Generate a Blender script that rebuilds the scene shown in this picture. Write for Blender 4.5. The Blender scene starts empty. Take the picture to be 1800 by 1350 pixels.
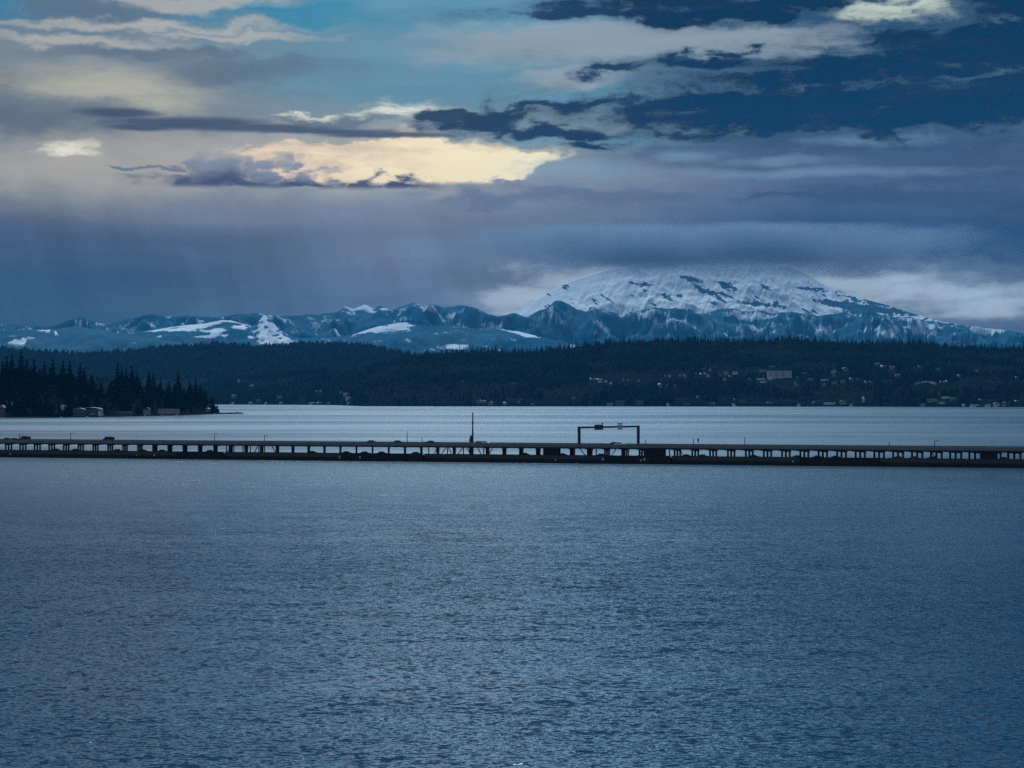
import bpy, bmesh, math, random
import numpy as np
random.seed(7)
rng = np.random.default_rng(7)
sc = bpy.context.scene
R = math.radians
F = 3480.0          # focal length in pixels of an 1800 px wide frame
HY = 697.0          # row of the horizon
CH = 28.0           # height of the camera above the lake

# ------------------------------------------------------------------ camera
cam_d = bpy.data.cameras.new('camera'); cam = bpy.data.objects.new('camera', cam_d)
sc.collection.objects.link(cam); sc.camera = cam
cam_d.sensor_width = 36; cam_d.lens = F / 1800 * 36
cam_d.clip_start = 1; cam_d.clip_end = 300000
cam.location = (0, 0, CH)
cam.rotation_euler = (R(90) + math.atan((HY - 675) / F), 0, 0)

sc.view_settings.view_transform = 'Standard'; sc.view_settings.look = 'None'
sc.view_settings.exposure = 0.03; sc.view_settings.gamma = 1
sc.view_settings.use_curve_mapping = False
sc.cycles.max_bounces = 5; sc.cycles.volume_bounces = 0
sc.cycles.diffuse_bounces = 2; sc.cycles.glossy_bounces = 3
sc.cycles.use_denoising = False
sc.cycles.sample_clamp_indirect = 4; sc.cycles.sample_clamp_direct = 1.0
sc.cycles.volume_step_rate = 1.0; sc.cycles.volume_max_steps = 96

# ------------------------------------------------------------------ node helpers
def lin(c):
    return tuple((x / 255 / 12.92) if x / 255 <= 0.04045 else ((x / 255 + 0.055) / 1.055) ** 2.4 for x in c)
class NT:
    def __init__(s, tree): s.t = tree; s.n = tree.nodes; s.l = tree.links
    def put(s, sock, v):
        if isinstance(v, bpy.types.NodeSocket): s.l.new(v, sock)
        elif isinstance(v, (tuple, list)):
            sock.default_value = tuple(v) + ((1,) if len(v) == 3 and len(sock.default_value) == 4 else ())
        else: sock.default_value = v
    def m(s, op, a, b=0.0, c=0.0, clamp=False):
        n = s.n.new('ShaderNodeMath'); n.operation = op; n.use_clamp = clamp
        s.put(n.inputs[0], a); s.put(n.inputs[1], b); s.put(n.inputs[2], c); return n.outputs[0]
    def v(s, op, a, b=(0, 0, 0), scale=None):
        n = s.n.new('ShaderNodeVectorMath'); n.operation = op
        s.put(n.inputs[0], a); s.put(n.inputs[1], b)
        if scale is not None: s.put(n.inputs[3], scale)
        return n.outputs[1] if op in ('LENGTH', 'DOT_PRODUCT', 'DISTANCE') else n.outputs[0]
    def xyz(s, x, y, z=0.0):
        n = s.n.new('ShaderNodeCombineXYZ'); s.put(n.inputs[0], x); s.put(n.inputs[1], y); s.put(n.inputs[2], z); return n.outputs[0]
    def sep(s, a):
        n = s.n.new('ShaderNodeSeparateXYZ'); s.put(n.inputs[0], a); return n.outputs
    def noise(s, vec, scale, detail=4, rough=0.5, dist=0.0, col=False):
        n = s.n.new('ShaderNodeTexNoise'); s.put(n.inputs['Vector'], vec)
        n.inputs['Scale'].default_value = scale; n.inputs['Detail'].default_value = detail
        n.inputs['Roughness'].default_value = rough; n.inputs['Distortion'].default_value = dist
        return n.outputs['Color' if col else 'Fac']
    def ss(s, x, a, b, lo=0.0, hi=1.0):
        n = s.n.new('ShaderNodeMapRange'); n.interpolation_type = 'SMOOTHSTEP'
        s.put(n.inputs['Value'], x); s.put(n.inputs['From Min'], a); s.put(n.inputs['From Max'], b)
        s.put(n.inputs['To Min'], lo); s.put(n.inputs['To Max'], hi); return n.outputs[0]
    def mix(s, f, a, b, mode='MIX'):
        n = s.n.new('ShaderNodeMix'); n.data_type = 'RGBA'; n.blend_type = mode
        s.put(n.inputs[0], f); s.put(n.inputs[6], a); s.put(n.inputs[7], b); return n.outputs[2]
    def ramp(s, x, stops):
        n = s.n.new('ShaderNodeValToRGB'); s.put(n.inputs[0], x); cr = n.color_ramp
        stops = sorted(stops, key=lambda q: q[0])
        while len(cr.elements) < len(stops): cr.elements.new(0.5)
        for e, (p, c) in zip(cr.elements, stops): e.position = p; e.color = tuple(c) + (1,)
        return n.outputs[0]

# ------------------------------------------------------------------ sky (world)
def build_world():
    w = bpy.data.worlds.new('World'); sc.world = w; w.use_nodes = True
    w.node_tree.nodes.clear(); t = NT(w.node_tree)
    tc = t.n.new('ShaderNodeTexCoord').outputs['Generated']
    x, y, z = t.sep(tc)
    az = t.m('MULTIPLY', t.m('ARCTAN2', x, y), 34.8)
    el = t.m('MULTIPLY', t.m('ARCSINE', z), 34.8)
    P = t.xyz(az, el)
    def cu(u): return math.atan((u - 900) / F) * 34.8
    def cv(v): return math.atan((HY - v) / F) * 34.8
    st = t.v('MULTIPLY', P, (1, 3.2, 1))
    w1 = t.v('SUBTRACT', t.noise(st, 0.32, 3, 0.5, 0, True), (.5, .5, .5))
    w2 = t.v('SUBTRACT', t.noise(t.v('MULTIPLY', P, (1, 2.2, 1)), .95, 7, 0.58, 0, True), (.5, .5, .5))
    Pw = t.v('ADD', P, t.v('ADD', t.v('MULTIPLY', w1, (2.4, .45, 0)), t.v('MULTIPLY', w2, (2.6, .85, 0))))
    Ps = t.v('ADD', P, t.v('MULTIPLY', w1, (1.6, .3, 0)))
    iso = t.noise(t.v('MULTIPLY', Pw, (1, 2.0, 1)), 1.5, 9, 0.66)     # billows
    strk = t.noise(t.v('MULTIPLY', P, (.35, 3.0, 1)), 0.9, 7, 0.55, .3)   # long streaks
    fine = t.noise(t.v('MULTIPLY', P, (.7, 2.2, 1)), 3.2, 7, 0.6)
    def field(blobs, pos):
        d = None
        for (u, v_, ru, rv) in blobs:
            q = t.v('LENGTH', t.v('MULTIPLY', t.v('SUBTRACT', pos, (cu(u), cv(v_), 0)), (100 / ru, 100 / rv, 0)))
            d = q if d is None else t.m('SMOOTH_MIN', d, q, .12)
        return d
    def mask(blobs, pos, soft, amp=.6, nz=None, gain=1.0):
        d = field(blobs, pos)
        if nz is not None: d = t.m('ADD', d, t.m('MULTIPLY', t.m('SUBTRACT', nz, .5), amp))
        return t.ss(d, 1 + soft, 1 - soft, 0, gain)
    K = 10.0
    def C(*c): return tuple(K * q for q in lin(c))
    # base sheet of cloud: three vertical ramps, left / middle / right
    h = t.m('DIVIDE', t.sep(Ps)[1], 30.0, clamp=True)     # 0 horizon .. 30 = 49 deg
    def st_(lst): return [(max(0, cv(v_)) / 30.0 if v_ is not None else e, lin(c)) for v_, e, c in lst]
    left = t.ramp(h, st_([(690, 0, (38, 84, 122)), (560, 0, (52, 92, 128)), (480, 0, (52, 88, 122)), (410, 0, (72, 95, 128)), (350, 0, (118, 126, 142)), (290, 0, (132, 134, 146)), (230, 0, (100, 112, 132)), (170, 0, (128, 132, 140)), (110, 0, (122, 134, 146)), (40, 0, (96, 122, 145)), (None, .30, (84, 108, 134)), (None, .45, (80, 100, 124)), (None, 1, (48, 62, 80))]))
    midl = t.ramp(h, st_([(690, 0, (90, 122, 160)), (560, 0, (84, 114, 150)), (480, 0, (86, 108, 142)), (410, 0, (96, 114, 144)), (350, 0, (130, 134, 156)), (290, 0, (148, 148, 162)), (230, 0, (140, 146, 158)), (170, 0, (112, 138, 156)), (110, 0, (118, 138, 155)), (40, 0, (104, 146, 170)), (None, .30, (96, 132, 168)), (None, .45, (92, 118, 150)), (None, 1, (52, 66, 84))]))
    rght = t.ramp(h, st_([(690, 0, (70, 105, 145)), (560, 0, (80, 102, 138)), (480, 0, (50, 86, 126)), (410, 0, (46, 84, 126)), (350, 0, (78, 100, 138)), (290, 0, (92, 108, 144)), (230, 0, (70, 95, 130)), (110, 0, (50, 80, 115)), (20, 0, (45, 80, 115)), (None, .28, (30, 70, 115)), (None, .45, (14, 44, 80)), (None, 1, (14, 30, 52))]))
    u_ = t.sep(Ps)[0]
    col = t.mix(t.ss(u_, cu(80), cu(750)), left, midl)
    col = t.mix(t.ss(u_, cu(850), cu(1500)), col, rght)
    col = t.mix(1, col, (K, K, K), 'MULTIPLY')
    # gaps of clear sky
    sky = t.n.new('ShaderNodeTexSky'); sky.sky_type = 'NISHITA'; sky.sun_disc = False
    sky.sun_elevation = R(SUN_EL); sky.sun_rotation = R(SUN_AZ)
    clear = t.mix(1, sky.outputs[0], (.30, 1.05, 1.30), 'MULTIPLY')
    tealm = t.mix(.93, clear, C(30, 116, 152))
    col = t.mix(mask([(0, 28, 120, 26), (545, 32, 120, 24), (470, 25, 90, 16)], Pw, .6, .7, strk, .85), col, tealm)
    col = t.mix(mask([(680, 130, 260, 50), (800, 40, 260, 30), (1010, 165, 130, 22), (1050, 245, 190, 16)], Pw, .6, .6, strk, .55), col, C(96, 146, 172))
    # soft sheets
    col = t.mix(mask([(1060, 75, 300, 34), (1330, 80, 180, 30), (1000, 140, 130, 20)], Pw, .45, .5, fine, .85), col, C(156, 158, 170))
    col = t.mix(mask([(330, 12, 130, 13), (260, 58, 230, 9), (160, 90, 150, 9), (420, 75, 120, 7)], Pw, .7, .9, strk, .75), col, C(184, 178, 176))
    col = t.mix(mask([(180, 170, 130, 34), (240, 190, 80, 22)], Ps, .8, 1.1, fine, .8), col, C(186, 180, 168))
    col = t.mix(mask([(720, 440, 130, 70), (860, 480, 150, 40), (500, 370, 280, 26)], Ps, .9, .2, strk, .34), col, C(126, 134, 160))
    # cream lit clouds
    col = t.mix(mask([(480, 262, 260, 34), (640, 290, 240, 46), (330, 290, 190, 40), (150, 300, 220, 50)], Pw, .8, .8, strk, .6), col, C(186, 178, 170))
    cream = t.ramp(t.m('ADD', t.m('MULTIPLY', strk, .45), t.m('ADD', t.m('MULTIPLY', iso, .55), t.ss(u_, cu(450), cu(900), -.2, .12))), [(.25, lin((186, 176, 166))), (.5, lin((218, 205, 182))), (.78, lin((240, 226, 196)))])
    cream = t.mix(1, cream, (K * 1.42, K * 1.20, K * 1.12), 'MULTIPLY')
    lo = t.ss(t.sep(P)[1], cv(327), cv(318))           # flat cloud base
    mk = mask([(760, 288, 175, 42), (860, 290, 90, 34), (900, 312, 62, 15), (935, 318, 36, 8), (640, 285, 170, 30), (560, 262, 150, 14)], Pw, .3, 1.6, iso, 1)
    col = t.mix(t.m('MULTIPLY', mk, lo), col, cream)
    col = t.mix(mask([(100, 276, 40, 11), (745, 196, 62, 17), (1590, 22, 100, 22), (1560, 40, 60, 12), (700, 205, 60, 8), (545, 207, 60, 5)], Pw, .7, 2.2, iso, .85), col, C(232, 222, 208))
    # greyer mid clouds
    col = t.mix(mask([(60, 215, 230, 26), (420, 130, 160, 24), (330, 110, 200, 10), (130, 35, 150, 16), (600, 215, 120, 9)], Pw, .6, .7, strk, .7), col, C(94, 110, 132))
    col = t.mix(mask([(1480, 268, 380, 34), (1200, 270, 70, 14), (1750, 300, 250, 30), (1650, 350, 260, 22), (1450, 348, 130, 8)], Pw, .5, .8, fine, .7), col, C(60, 86, 122))
    col = t.mix(mask([(960, 350, 200, 14), (1150, 345, 120, 8)], Pw, .6, .6, strk, .7), col, C(92, 108, 142))
    # scattered pale scraps among them
    col = t.mix(mask([(1540, 252, 90, 9), (1210, 275, 60, 9), (1380, 285, 80, 8), (935, 228, 34, 9), (1430, 305, 200, 8), (1010, 300, 120, 20)], Ps, .8, 1.8, fine, .5), col, C(132, 154, 180))
    # pale low bank behind the volcano
    col = t.mix(mask([(1560, 505, 190, 30), (1450, 480, 110, 26), (1720, 535, 160, 28), (960, 530, 130, 22), (1180, 500, 180, 24)], Ps, .9, .9, fine, .62), col, C(150, 160, 184))
    col = t.mix(mask([(950, 530, 90, 16), (1010, 500, 90, 36), (1110, 468, 120, 18), (1250, 466, 230, 16), (1450, 484, 80, 22), (1520, 500, 110, 22), (1640, 522, 130, 16), (1740, 548, 90, 14)], Pw, .8, .8, fine, .6), col, C(186, 190, 208))
    # low blue-grey cloud on the cream one
    cl = [(430, 320, 160, 12), (400, 306, 95, 16), (390, 290, 60, 14), (480, 296, 26, 18), (535, 305, 34, 14), (325, 292, 22, 9), (250, 300, 50, 5), (725, 324, 58, 9), (655, 318, 24, 12), (610, 328, 60, 7), (570, 322, 60, 9)]
    lo2 = t.ss(t.sep(P)[1], cv(338), cv(326))
    d = t.m('MULTIPLY', mask(cl, Pw, .45, 1.5, iso, .95), lo2)
    ccol = t.mix(t.ss(t.sep(Pw)[1], cv(322), cv(285)), C(62, 82, 118), C(132, 138, 160))
    col = t.mix(d, col, ccol)
    # dark navy bank
    dk = [(1780, 175, 540, 62), (1560, 205, 470, 40), (1350, 200, 360, 30), (1180, 192, 240, 20), (1010, 188, 190, 9), (1800, 95, 300, 60), (1640, 120, 200, 40),
          (1200, 14, 250, 28), (1040, 20, 130, 15), (1420, 4, 180, 18), (1850, 20, 170, 46),
          (850, 214, 82, 34), (790, 200, 60, 18), (940, 232, 120, 12), (1030, 255, 48, 10), (1100, 128, 70, 15), (1235, 118, 80, 17), (1280, 96, 46, 13), (1450, 130, 90, 26)]
    dd = t.m('ADD', field(dk, Pw), t.m('ADD', t.m('MULTIPLY', t.m('SUBTRACT', iso, .5), 1.6), t.m('MULTIPLY', t.m('SUBTRACT', strk, .46), 1.7)))
    dm = t.m('ADD', t.m('MULTIPLY', t.ss(dd, 1.8, .8), .45), t.m('MULTIPLY', t.ss(dd, 1.3, .75), .55))
    right = t.ss(u_, cu(900), cu(1300))
    core = t.mix(t.ss(strk, .35, .65), C(0, 24, 50), C(22, 60, 92))
    core = t.mix(right, C(34, 66, 98), core)
    edge = t.mix(right, C(66, 86, 116), C(52, 84, 114))
    dcol = t.mix(t.ss(dd, 1.05, .55), edge, core)
    col = t.mix(t.m('MULTIPLY', dm, .97), col, dcol)
    stc = [(330, 222, 130, 11), (250, 232, 60, 6), (450, 229, 130, 7), (560, 233, 160, 5), (680, 238, 130, 5), (210, 208, 60, 8)]
    col = t.mix(mask(stc, t.v('ADD', P, t.v('MULTIPLY', w2, (.8, .10, 0))), .5, .5, strk, .9), col, C(66, 84, 112))
    # wisps
    wis = t.m('MULTIPLY', t.ss(iso, .56, .74), t.ss(t.sep(P)[1], cv(360), cv(230)))
    col = t.mix(t.m('MULTIPLY', wis, .14), col, C(150, 160, 182))
    # overall unevenness of the cloud sheet
    mod = t.m('ADD', .80, t.m('MULTIPLY', strk, .40))
    col = t.mix(1, col, t.v('SCALE', t.mix(t.ss(u_, cu(200), cu(1100)), (.92, 1.0, 1.02), (.79, 1.0, 1.04)), (0, 0, 0), mod), 'MULTIPLY')
    # bright band added above the view to lighten the lake, dark overcast higher up
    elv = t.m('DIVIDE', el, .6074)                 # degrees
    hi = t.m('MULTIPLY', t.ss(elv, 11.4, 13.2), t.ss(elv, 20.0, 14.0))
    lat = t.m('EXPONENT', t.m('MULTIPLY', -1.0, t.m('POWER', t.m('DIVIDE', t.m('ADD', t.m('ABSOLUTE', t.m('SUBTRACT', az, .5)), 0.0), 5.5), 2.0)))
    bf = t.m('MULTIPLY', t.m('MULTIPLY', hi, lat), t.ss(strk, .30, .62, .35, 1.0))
    col = t.mix(t.m('MULTIPLY', t.ss(elv, 14, 22), .55), col, C(22, 46, 78))
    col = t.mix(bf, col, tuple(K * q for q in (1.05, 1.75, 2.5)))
    # below the horizon
    col = t.mix(t.ss(el, -.3, .0), C(10, 30, 50), col)
    # sky behind and beside the view: heavy overcast
    back = t.ss(t.m('ABSOLUTE', az), 12, 34)
    bcol = t.mix(t.ss(t.noise(tc, 3, 5), .35, .65), C(*BACK0), C(*BACK1))
    col = t.mix(back, col, bcol)
    # rain shafts under the cloud sheet
    shaft = t.noise(t.v('MULTIPLY', t.v('ADD', P, t.xyz(t.m('MULTIPLY', el, .35), 0, 0)), (1.1, .16, 1)), .9, 5, .6)
    sm = t.m('MULTIPLY', t.ss(el, 4.2, 2.6), t.ss(shaft, .36, .70, -.06, .09)); sm = t.m('ADD', 1, sm)
    col = t.mix(1, col, t.xyz(sm, sm, sm), 'MULTIPLY')
    # what the sky must be beyond the haze so that it reads like this through it
    path = t.m('MINIMUM', t.m('DIVIDE', 2320.0, t.m('MAXIMUM', z, .001)), 37000.0)
    T = t.m('EXPONENT', t.m('MULTIPLY', path, -HAZE_D))
    A = t.v('SCALE', tuple(K * q for q in HAZE_A), (0, 0, 0), t.m('SUBTRACT', 1, T))
    col = t.v('SCALE', t.v('MAXIMUM', t.v('SUBTRACT', col, A), (.022, .14, .36)), (0, 0, 0), t.m('DIVIDE', 1, T))
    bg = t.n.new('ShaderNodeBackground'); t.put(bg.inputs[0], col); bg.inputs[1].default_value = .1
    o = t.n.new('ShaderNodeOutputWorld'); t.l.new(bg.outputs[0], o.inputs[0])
    w.cycles.sampling_method = 'MANUAL'; w.cycles.sample_map_resolution = 512

HAZE_D, HAZE_C, HAZE_A = 2.15e-5, (.045, .31, .66, 1), (.006, .125, .33)
SUN_EL, SUN_AZ = 46.0, -4.0        # degrees above the horizon, degrees right of the view
BACK0, BACK1 = (74, 94, 122), (124, 138, 158)
build_world()
sd = bpy.data.lights.new('sun', 'SUN'); sd.energy = 5.0; sd.angle = R(10); sd.color = (.64, .86, 1)
so = bpy.data.objects.new('sun', sd); sc.collection.objects.link(so)
a, e = R(SUN_AZ), R(SUN_EL)
from mathutils import Vector
sv = Vector((math.sin(a) * math.cos(e), math.cos(a) * math.cos(e), math.sin(e)))
so.rotation_euler = sv.to_track_quat('Z', 'Y').to_euler()
so.location = sv * 1000

# ------------------------------------------------------------------ materials
def material(name, color, rough=.8, metal=0.0, var=.25, scale=1.0, spec=.3, emit=None, estr=0):
    m = bpy.data.materials.new(name); m.use_nodes = True; t = NT(m.node_tree)
    b = t.n['Principled BSDF']; b.inputs['Roughness'].default_value = rough
    b.inputs['Metallic'].default_value = metal; b.inputs['Specular IOR Level'].default_value = spec
    co = t.n.new('ShaderNodeTexCoord').outputs['Object']
    nz = t.noise(co, scale, 4, .6)
    f = t.m('MULTIPLY_ADD', nz, 2 * var, 1 - var)
    t.put(b.inputs['Base Color'], t.mix(1, color, t.xyz(f, f, f), 'MULTIPLY'))
    if emit: b.inputs['Emission Color'].default_value = emit + (1,); b.inputs['Emission Strength'].default_value = estr
    return m
M = dict(
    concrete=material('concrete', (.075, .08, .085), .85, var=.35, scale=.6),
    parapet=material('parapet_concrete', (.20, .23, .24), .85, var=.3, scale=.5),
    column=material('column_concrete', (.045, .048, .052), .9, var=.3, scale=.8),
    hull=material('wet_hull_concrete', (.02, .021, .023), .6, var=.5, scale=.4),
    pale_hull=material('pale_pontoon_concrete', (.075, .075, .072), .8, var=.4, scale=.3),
    asphalt=material('asphalt', (.05, .05, .052), .9, scale=3),
    steel=material('painted_steel', (.045, .05, .055), .6, var=.2),
    galv=material('galvanised_steel', (.2, .21, .22), .5, .6),
    pale_steel=material('pale_steel', (.42, .44, .46), .5),
    sign_back=material('sign_back', (.05, .055, .06), .6),
    sign_pale=material('sign_pale', (.35, .42, .42), .5),
    dark_paint=material('dark_car_paint', (.012, .013, .015), .3, .1, spec=.5),
    grey_paint=material('grey_car_paint', (.10, .11, .12), .35, .2, spec=.5),
    white_paint=material('white_car_paint', (.75, .75, .75), .35, spec=.5, var=.05),
    glass=material('dark_glass', (.02, .025, .03), .08, spec=.8, var=0.0),
    tyre=material('rubber', (.02, .02, .02), .9),
    lamp_lens=material('lamp_lens', (.6, .6, .55), .2),
    tail_lens=material('tail_lens', (.3, .02, .02), .3),
    white_wall=material('white_wall', (.80, .80, .80), .8, var=.08),
    grey_wall=material('grey_wall', (.34, .35, .36), .8, var=.15),
    tan_wall=material('tan_wall', (.42, .37, .31), .8, var=.15),
    dim_wall=material('dim_wall', (.12, .115, .11), .8, var=.2),
    pale_roof=material('pale_roof', (.72, .74, .76), .7, var=.1),
    grey_roof=material('grey_roof', (.26, .27, .28), .8, var=.2),
    dark_roof=material('dark_roof', (.06, .06, .062), .9, var=.2),
    wood=material('weathered_wood', (.09, .075, .06), .9, var=.3),
    bark=material('bark', (.02, .017, .015), .95, var=.3),
    grey_bark=material('grey_bark', (.16, .15, .14), .95, var=.3),
)
def needle(name, base, tip, sc_=.12):
    m = bpy.data.materials.new(name); m.use_nodes = True; t = NT(m.node_tree); b = t.n['Principled BSDF']
    g = t.n.new('ShaderNodeNewGeometry')
    nz = t.noise(g.outputs['Position'], sc_, 3, .6)
    oi = t.n.new('ShaderNodeObjectInfo').outputs['Random']
    f = t.ss(t.m('ADD', nz, t.m('MULTIPLY', oi, .25)), .35, .85)
    t.put(b.inputs['Base Color'], t.mix(f, base, tip)); b.inputs['Roughness'].default_value = .9
    b.inputs['Specular IOR Level'].default_value = 0
    return m
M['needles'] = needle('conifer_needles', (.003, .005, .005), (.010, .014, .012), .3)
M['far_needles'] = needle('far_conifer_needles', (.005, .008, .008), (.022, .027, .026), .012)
M['twigs'] = needle('bare_twigs', (.035, .038, .042), (.075, .078, .082), .02)
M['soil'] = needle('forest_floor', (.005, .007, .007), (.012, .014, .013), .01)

# ------------------------------------------------------------------ object helpers
COL = sc.collection
def mesh_obj(name, verts, faces, mats, parent=None, midx=None, smooth=False):
    me = bpy.data.meshes.new(name)
    verts = np.asarray(verts, dtype=np.float32)
    if isinstance(faces, np.ndarray):
        k = faces.shape[1]; nf = len(faces)
        me.vertices.add(len(verts)); me.vertices.foreach_set('co', verts.ravel())
        me.loops.add(nf * k); me.loops.foreach_set('vertex_index', faces.astype(np.int32).ravel())
        me.polygons.add(nf); me.polygons.foreach_set('loop_start', np.arange(0, nf * k, k, dtype=np.int32))
        me.polygons.foreach_set('loop_total', np.full(nf, k, dtype=np.int32))
        if midx is not None: me.polygons.foreach_set('material_index', np.asarray(midx, dtype=np.int32))
        me.update(calc_edges=True)
    else:
        me.from_pydata([tuple(map(float, v)) for v in verts], [], faces)
        if midx is not None: me.polygons.foreach_set('material_index', midx)
    if smooth: me.polygons.foreach_set('use_smooth', [True] * len(me.polygons))
    for m in (mats if isinstance(mats, (list, tuple)) else [mats]): me.materials.append(m)
    o = bpy.data.objects.new(name, me); COL.objects.link(o)
    if parent: o.parent = parent
    return o
class MB:
    def __init__(s): s.v = []; s.f = []
    def box(s, x0, x1, y0, y1, z0, z1, rot=0, org=(0, 0, 0)):
        n = len(s.v); c, q = math.cos(rot), math.sin(rot)
        for z in (z0, z1):
            for (x, y) in ((x0, y0), (x1, y0), (x1, y1), (x0, y1)):
                s.v.append((org[0] + c * x - q * y, org[1] + q * x + c * y, org[2] + z))
        s.f += [tuple(n + i for i in f) for f in ((0, 3, 2, 1), (4, 5, 6, 7), (0, 1, 5, 4), (1, 2, 6, 5), (2, 3, 7, 6), (3, 0, 4, 7))]
        return s
    def tube(s, a, b, r0, r1=None, n=8):
        r1 = r0 if r1 is None else r1; a, b = Vector(a), Vector(b); d = (b - a).normalized()
        p = d.orthogonal().normalized(); q = d.cross(p); k = len(s.v)
        for c, r in ((a, r0), (b, r1)):
            for i in range(n):
                th = 2 * math.pi * i / n; s.v.append(tuple(c + (p * math.cos(th) + q * math.sin(th)) * r))
        for i in range(n): s.f.append((k + i, k + (i + 1) % n, k + n + (i + 1) % n, k + n + i))
        s.f.append(tuple(k + i for i in reversed(range(n)))); s.f.append(tuple(k + n + i for i in range(n)))
        return s
    def prism(s, prof, y0, y1):       # prof = [(x, z)] extruded along y
        k = len(s.v); n = len(prof)
        for y in (y0, y1):
            for (x, z) in prof: s.v.append((x, y, z))
        for i in range(n): s.f.append((k + i, k + (i + 1) % n, k + n + (i + 1) % n, k + n + i))
        s.f.append(tuple(k + i for i in reversed(range(n)))); s.f.append(tuple(k + n + i for i in range(n)))
        return s
    def build(s, name, m, parent=None, bevel=0):
        o = mesh_obj(name, s.v, s.f, m, parent)
        bm = bmesh.new(); bm.from_mesh(o.data); bmesh.ops.recalc_face_normals(bm, faces=bm.faces)
        if bevel: bmesh.ops.bevel(bm, geom=list(bm.edges), offset=bevel, segments=1, affect='EDGES')
        bm.to_mesh(o.data); bm.free(); return o
def tag(o, label, cat, group=None, kind=None):
    if label: o['label'] = label
    if cat: o['category'] = cat
    if group: o['group'] = group
    if kind: o['kind'] = kind
    return o
def struct(o): o['kind'] = 'structure'; return o
def empty(name, loc, rz=0, label=None, cat=None, group=None):
    o = bpy.data.objects.new(name, None); COL.objects.link(o); o.location = loc; o.rotation_euler = (0, 0, rz)
    o.empty_display_size = .2
    return tag(o, label, cat, group)
def copy_tree(o, parent=None):
    c = o.copy(); COL.objects.link(c); c.parent = parent
    for ch in KIDS.get(o, ()): copy_tree_child(ch, c)
    return c
def copy_tree_child(o, parent):
    c = o.copy(); COL.objects.link(c); c.parent = parent
    for ch in KIDS.get(o, ()): copy_tree_child(ch, c)
KIDS = {}
def learn(o):
    KIDS[o] = list(o.children)
    for ch in o.children: learn(ch)
def at(u, v, Y): return Vector((Y * (u - 900) / F, Y, CH + Y * (HY - v) / F))
def water_y(v): return CH * F / (v - HY)
ORD = ['first', 'second', 'third', 'fourth', 'fifth', 'sixth', 'seventh', 'eighth', 'ninth', 'tenth', 'eleventh', 'twelfth',
       'thirteenth', 'fourteenth', 'fifteenth', 'sixteenth', 'seventeenth', 'eighteenth', 'nineteenth', 'twentieth', 'twenty-first', 'twenty-second', 'twenty-third', 'twenty-fourth']

# numpy gradient noise
_perm = rng.permutation(512).astype(np.int64); _ang = rng.random(512) * 2 * np.pi
def perlin(x, y):
    xi = np.floor(x).astype(np.int64); yi = np.floor(y).astype(np.int64); xf = x - xi; yf = y - yi
    def g(ix, iy, fx, fy):
        h = _ang[_perm[(_perm[ix & 511] + iy) & 511]]
        return np.cos(h) * fx + np.sin(h) * fy
    s = xf * xf * xf * (xf * (xf * 6 - 15) + 10); t = yf * yf * yf * (yf * (yf * 6 - 15) + 10)
    a = g(xi, yi, xf, yf); b = g(xi + 1, yi, xf - 1, yf); c = g(xi, yi + 1, xf, yf - 1); d = g(xi + 1, yi + 1, xf - 1, yf - 1)
    return (a + s * (b - a)) + t * ((c + s * (d - c)) - (a + s * (b - a)))
def fbm(x, y, oct=5, gain=.5):
    r = 0; a = 1; f = 1
    for i in range(oct): r = r + a * perlin(x * f + 17.3 * i, y * f + 9.1 * i); a *= gain; f *= 2.03
    return r
def ridged(x, y, oct=5, gain=.5):
    r = 0; a = 1; f = 1; n = 0
    for i in range(oct): r = r + a * (1 - 2 * np.abs(perlin(x * f + 7.7 * i, y * f + 3.3 * i))); n += a; a *= gain; f *= 2.1
    return r / n
def poly_in(u, v, poly):
    inside = np.zeros(u.shape, bool); n = len(poly)
    for i in range(n):
        x1, y1 = poly[i]; x2, y2 = poly[(i + 1) % n]
        if y1 == y2: continue
        c = ((y1 > v) != (y2 > v)) & (u < (x2 - x1) * (v - y1) / (y2 - y1) + x1); inside ^= c
    return inside

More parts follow.
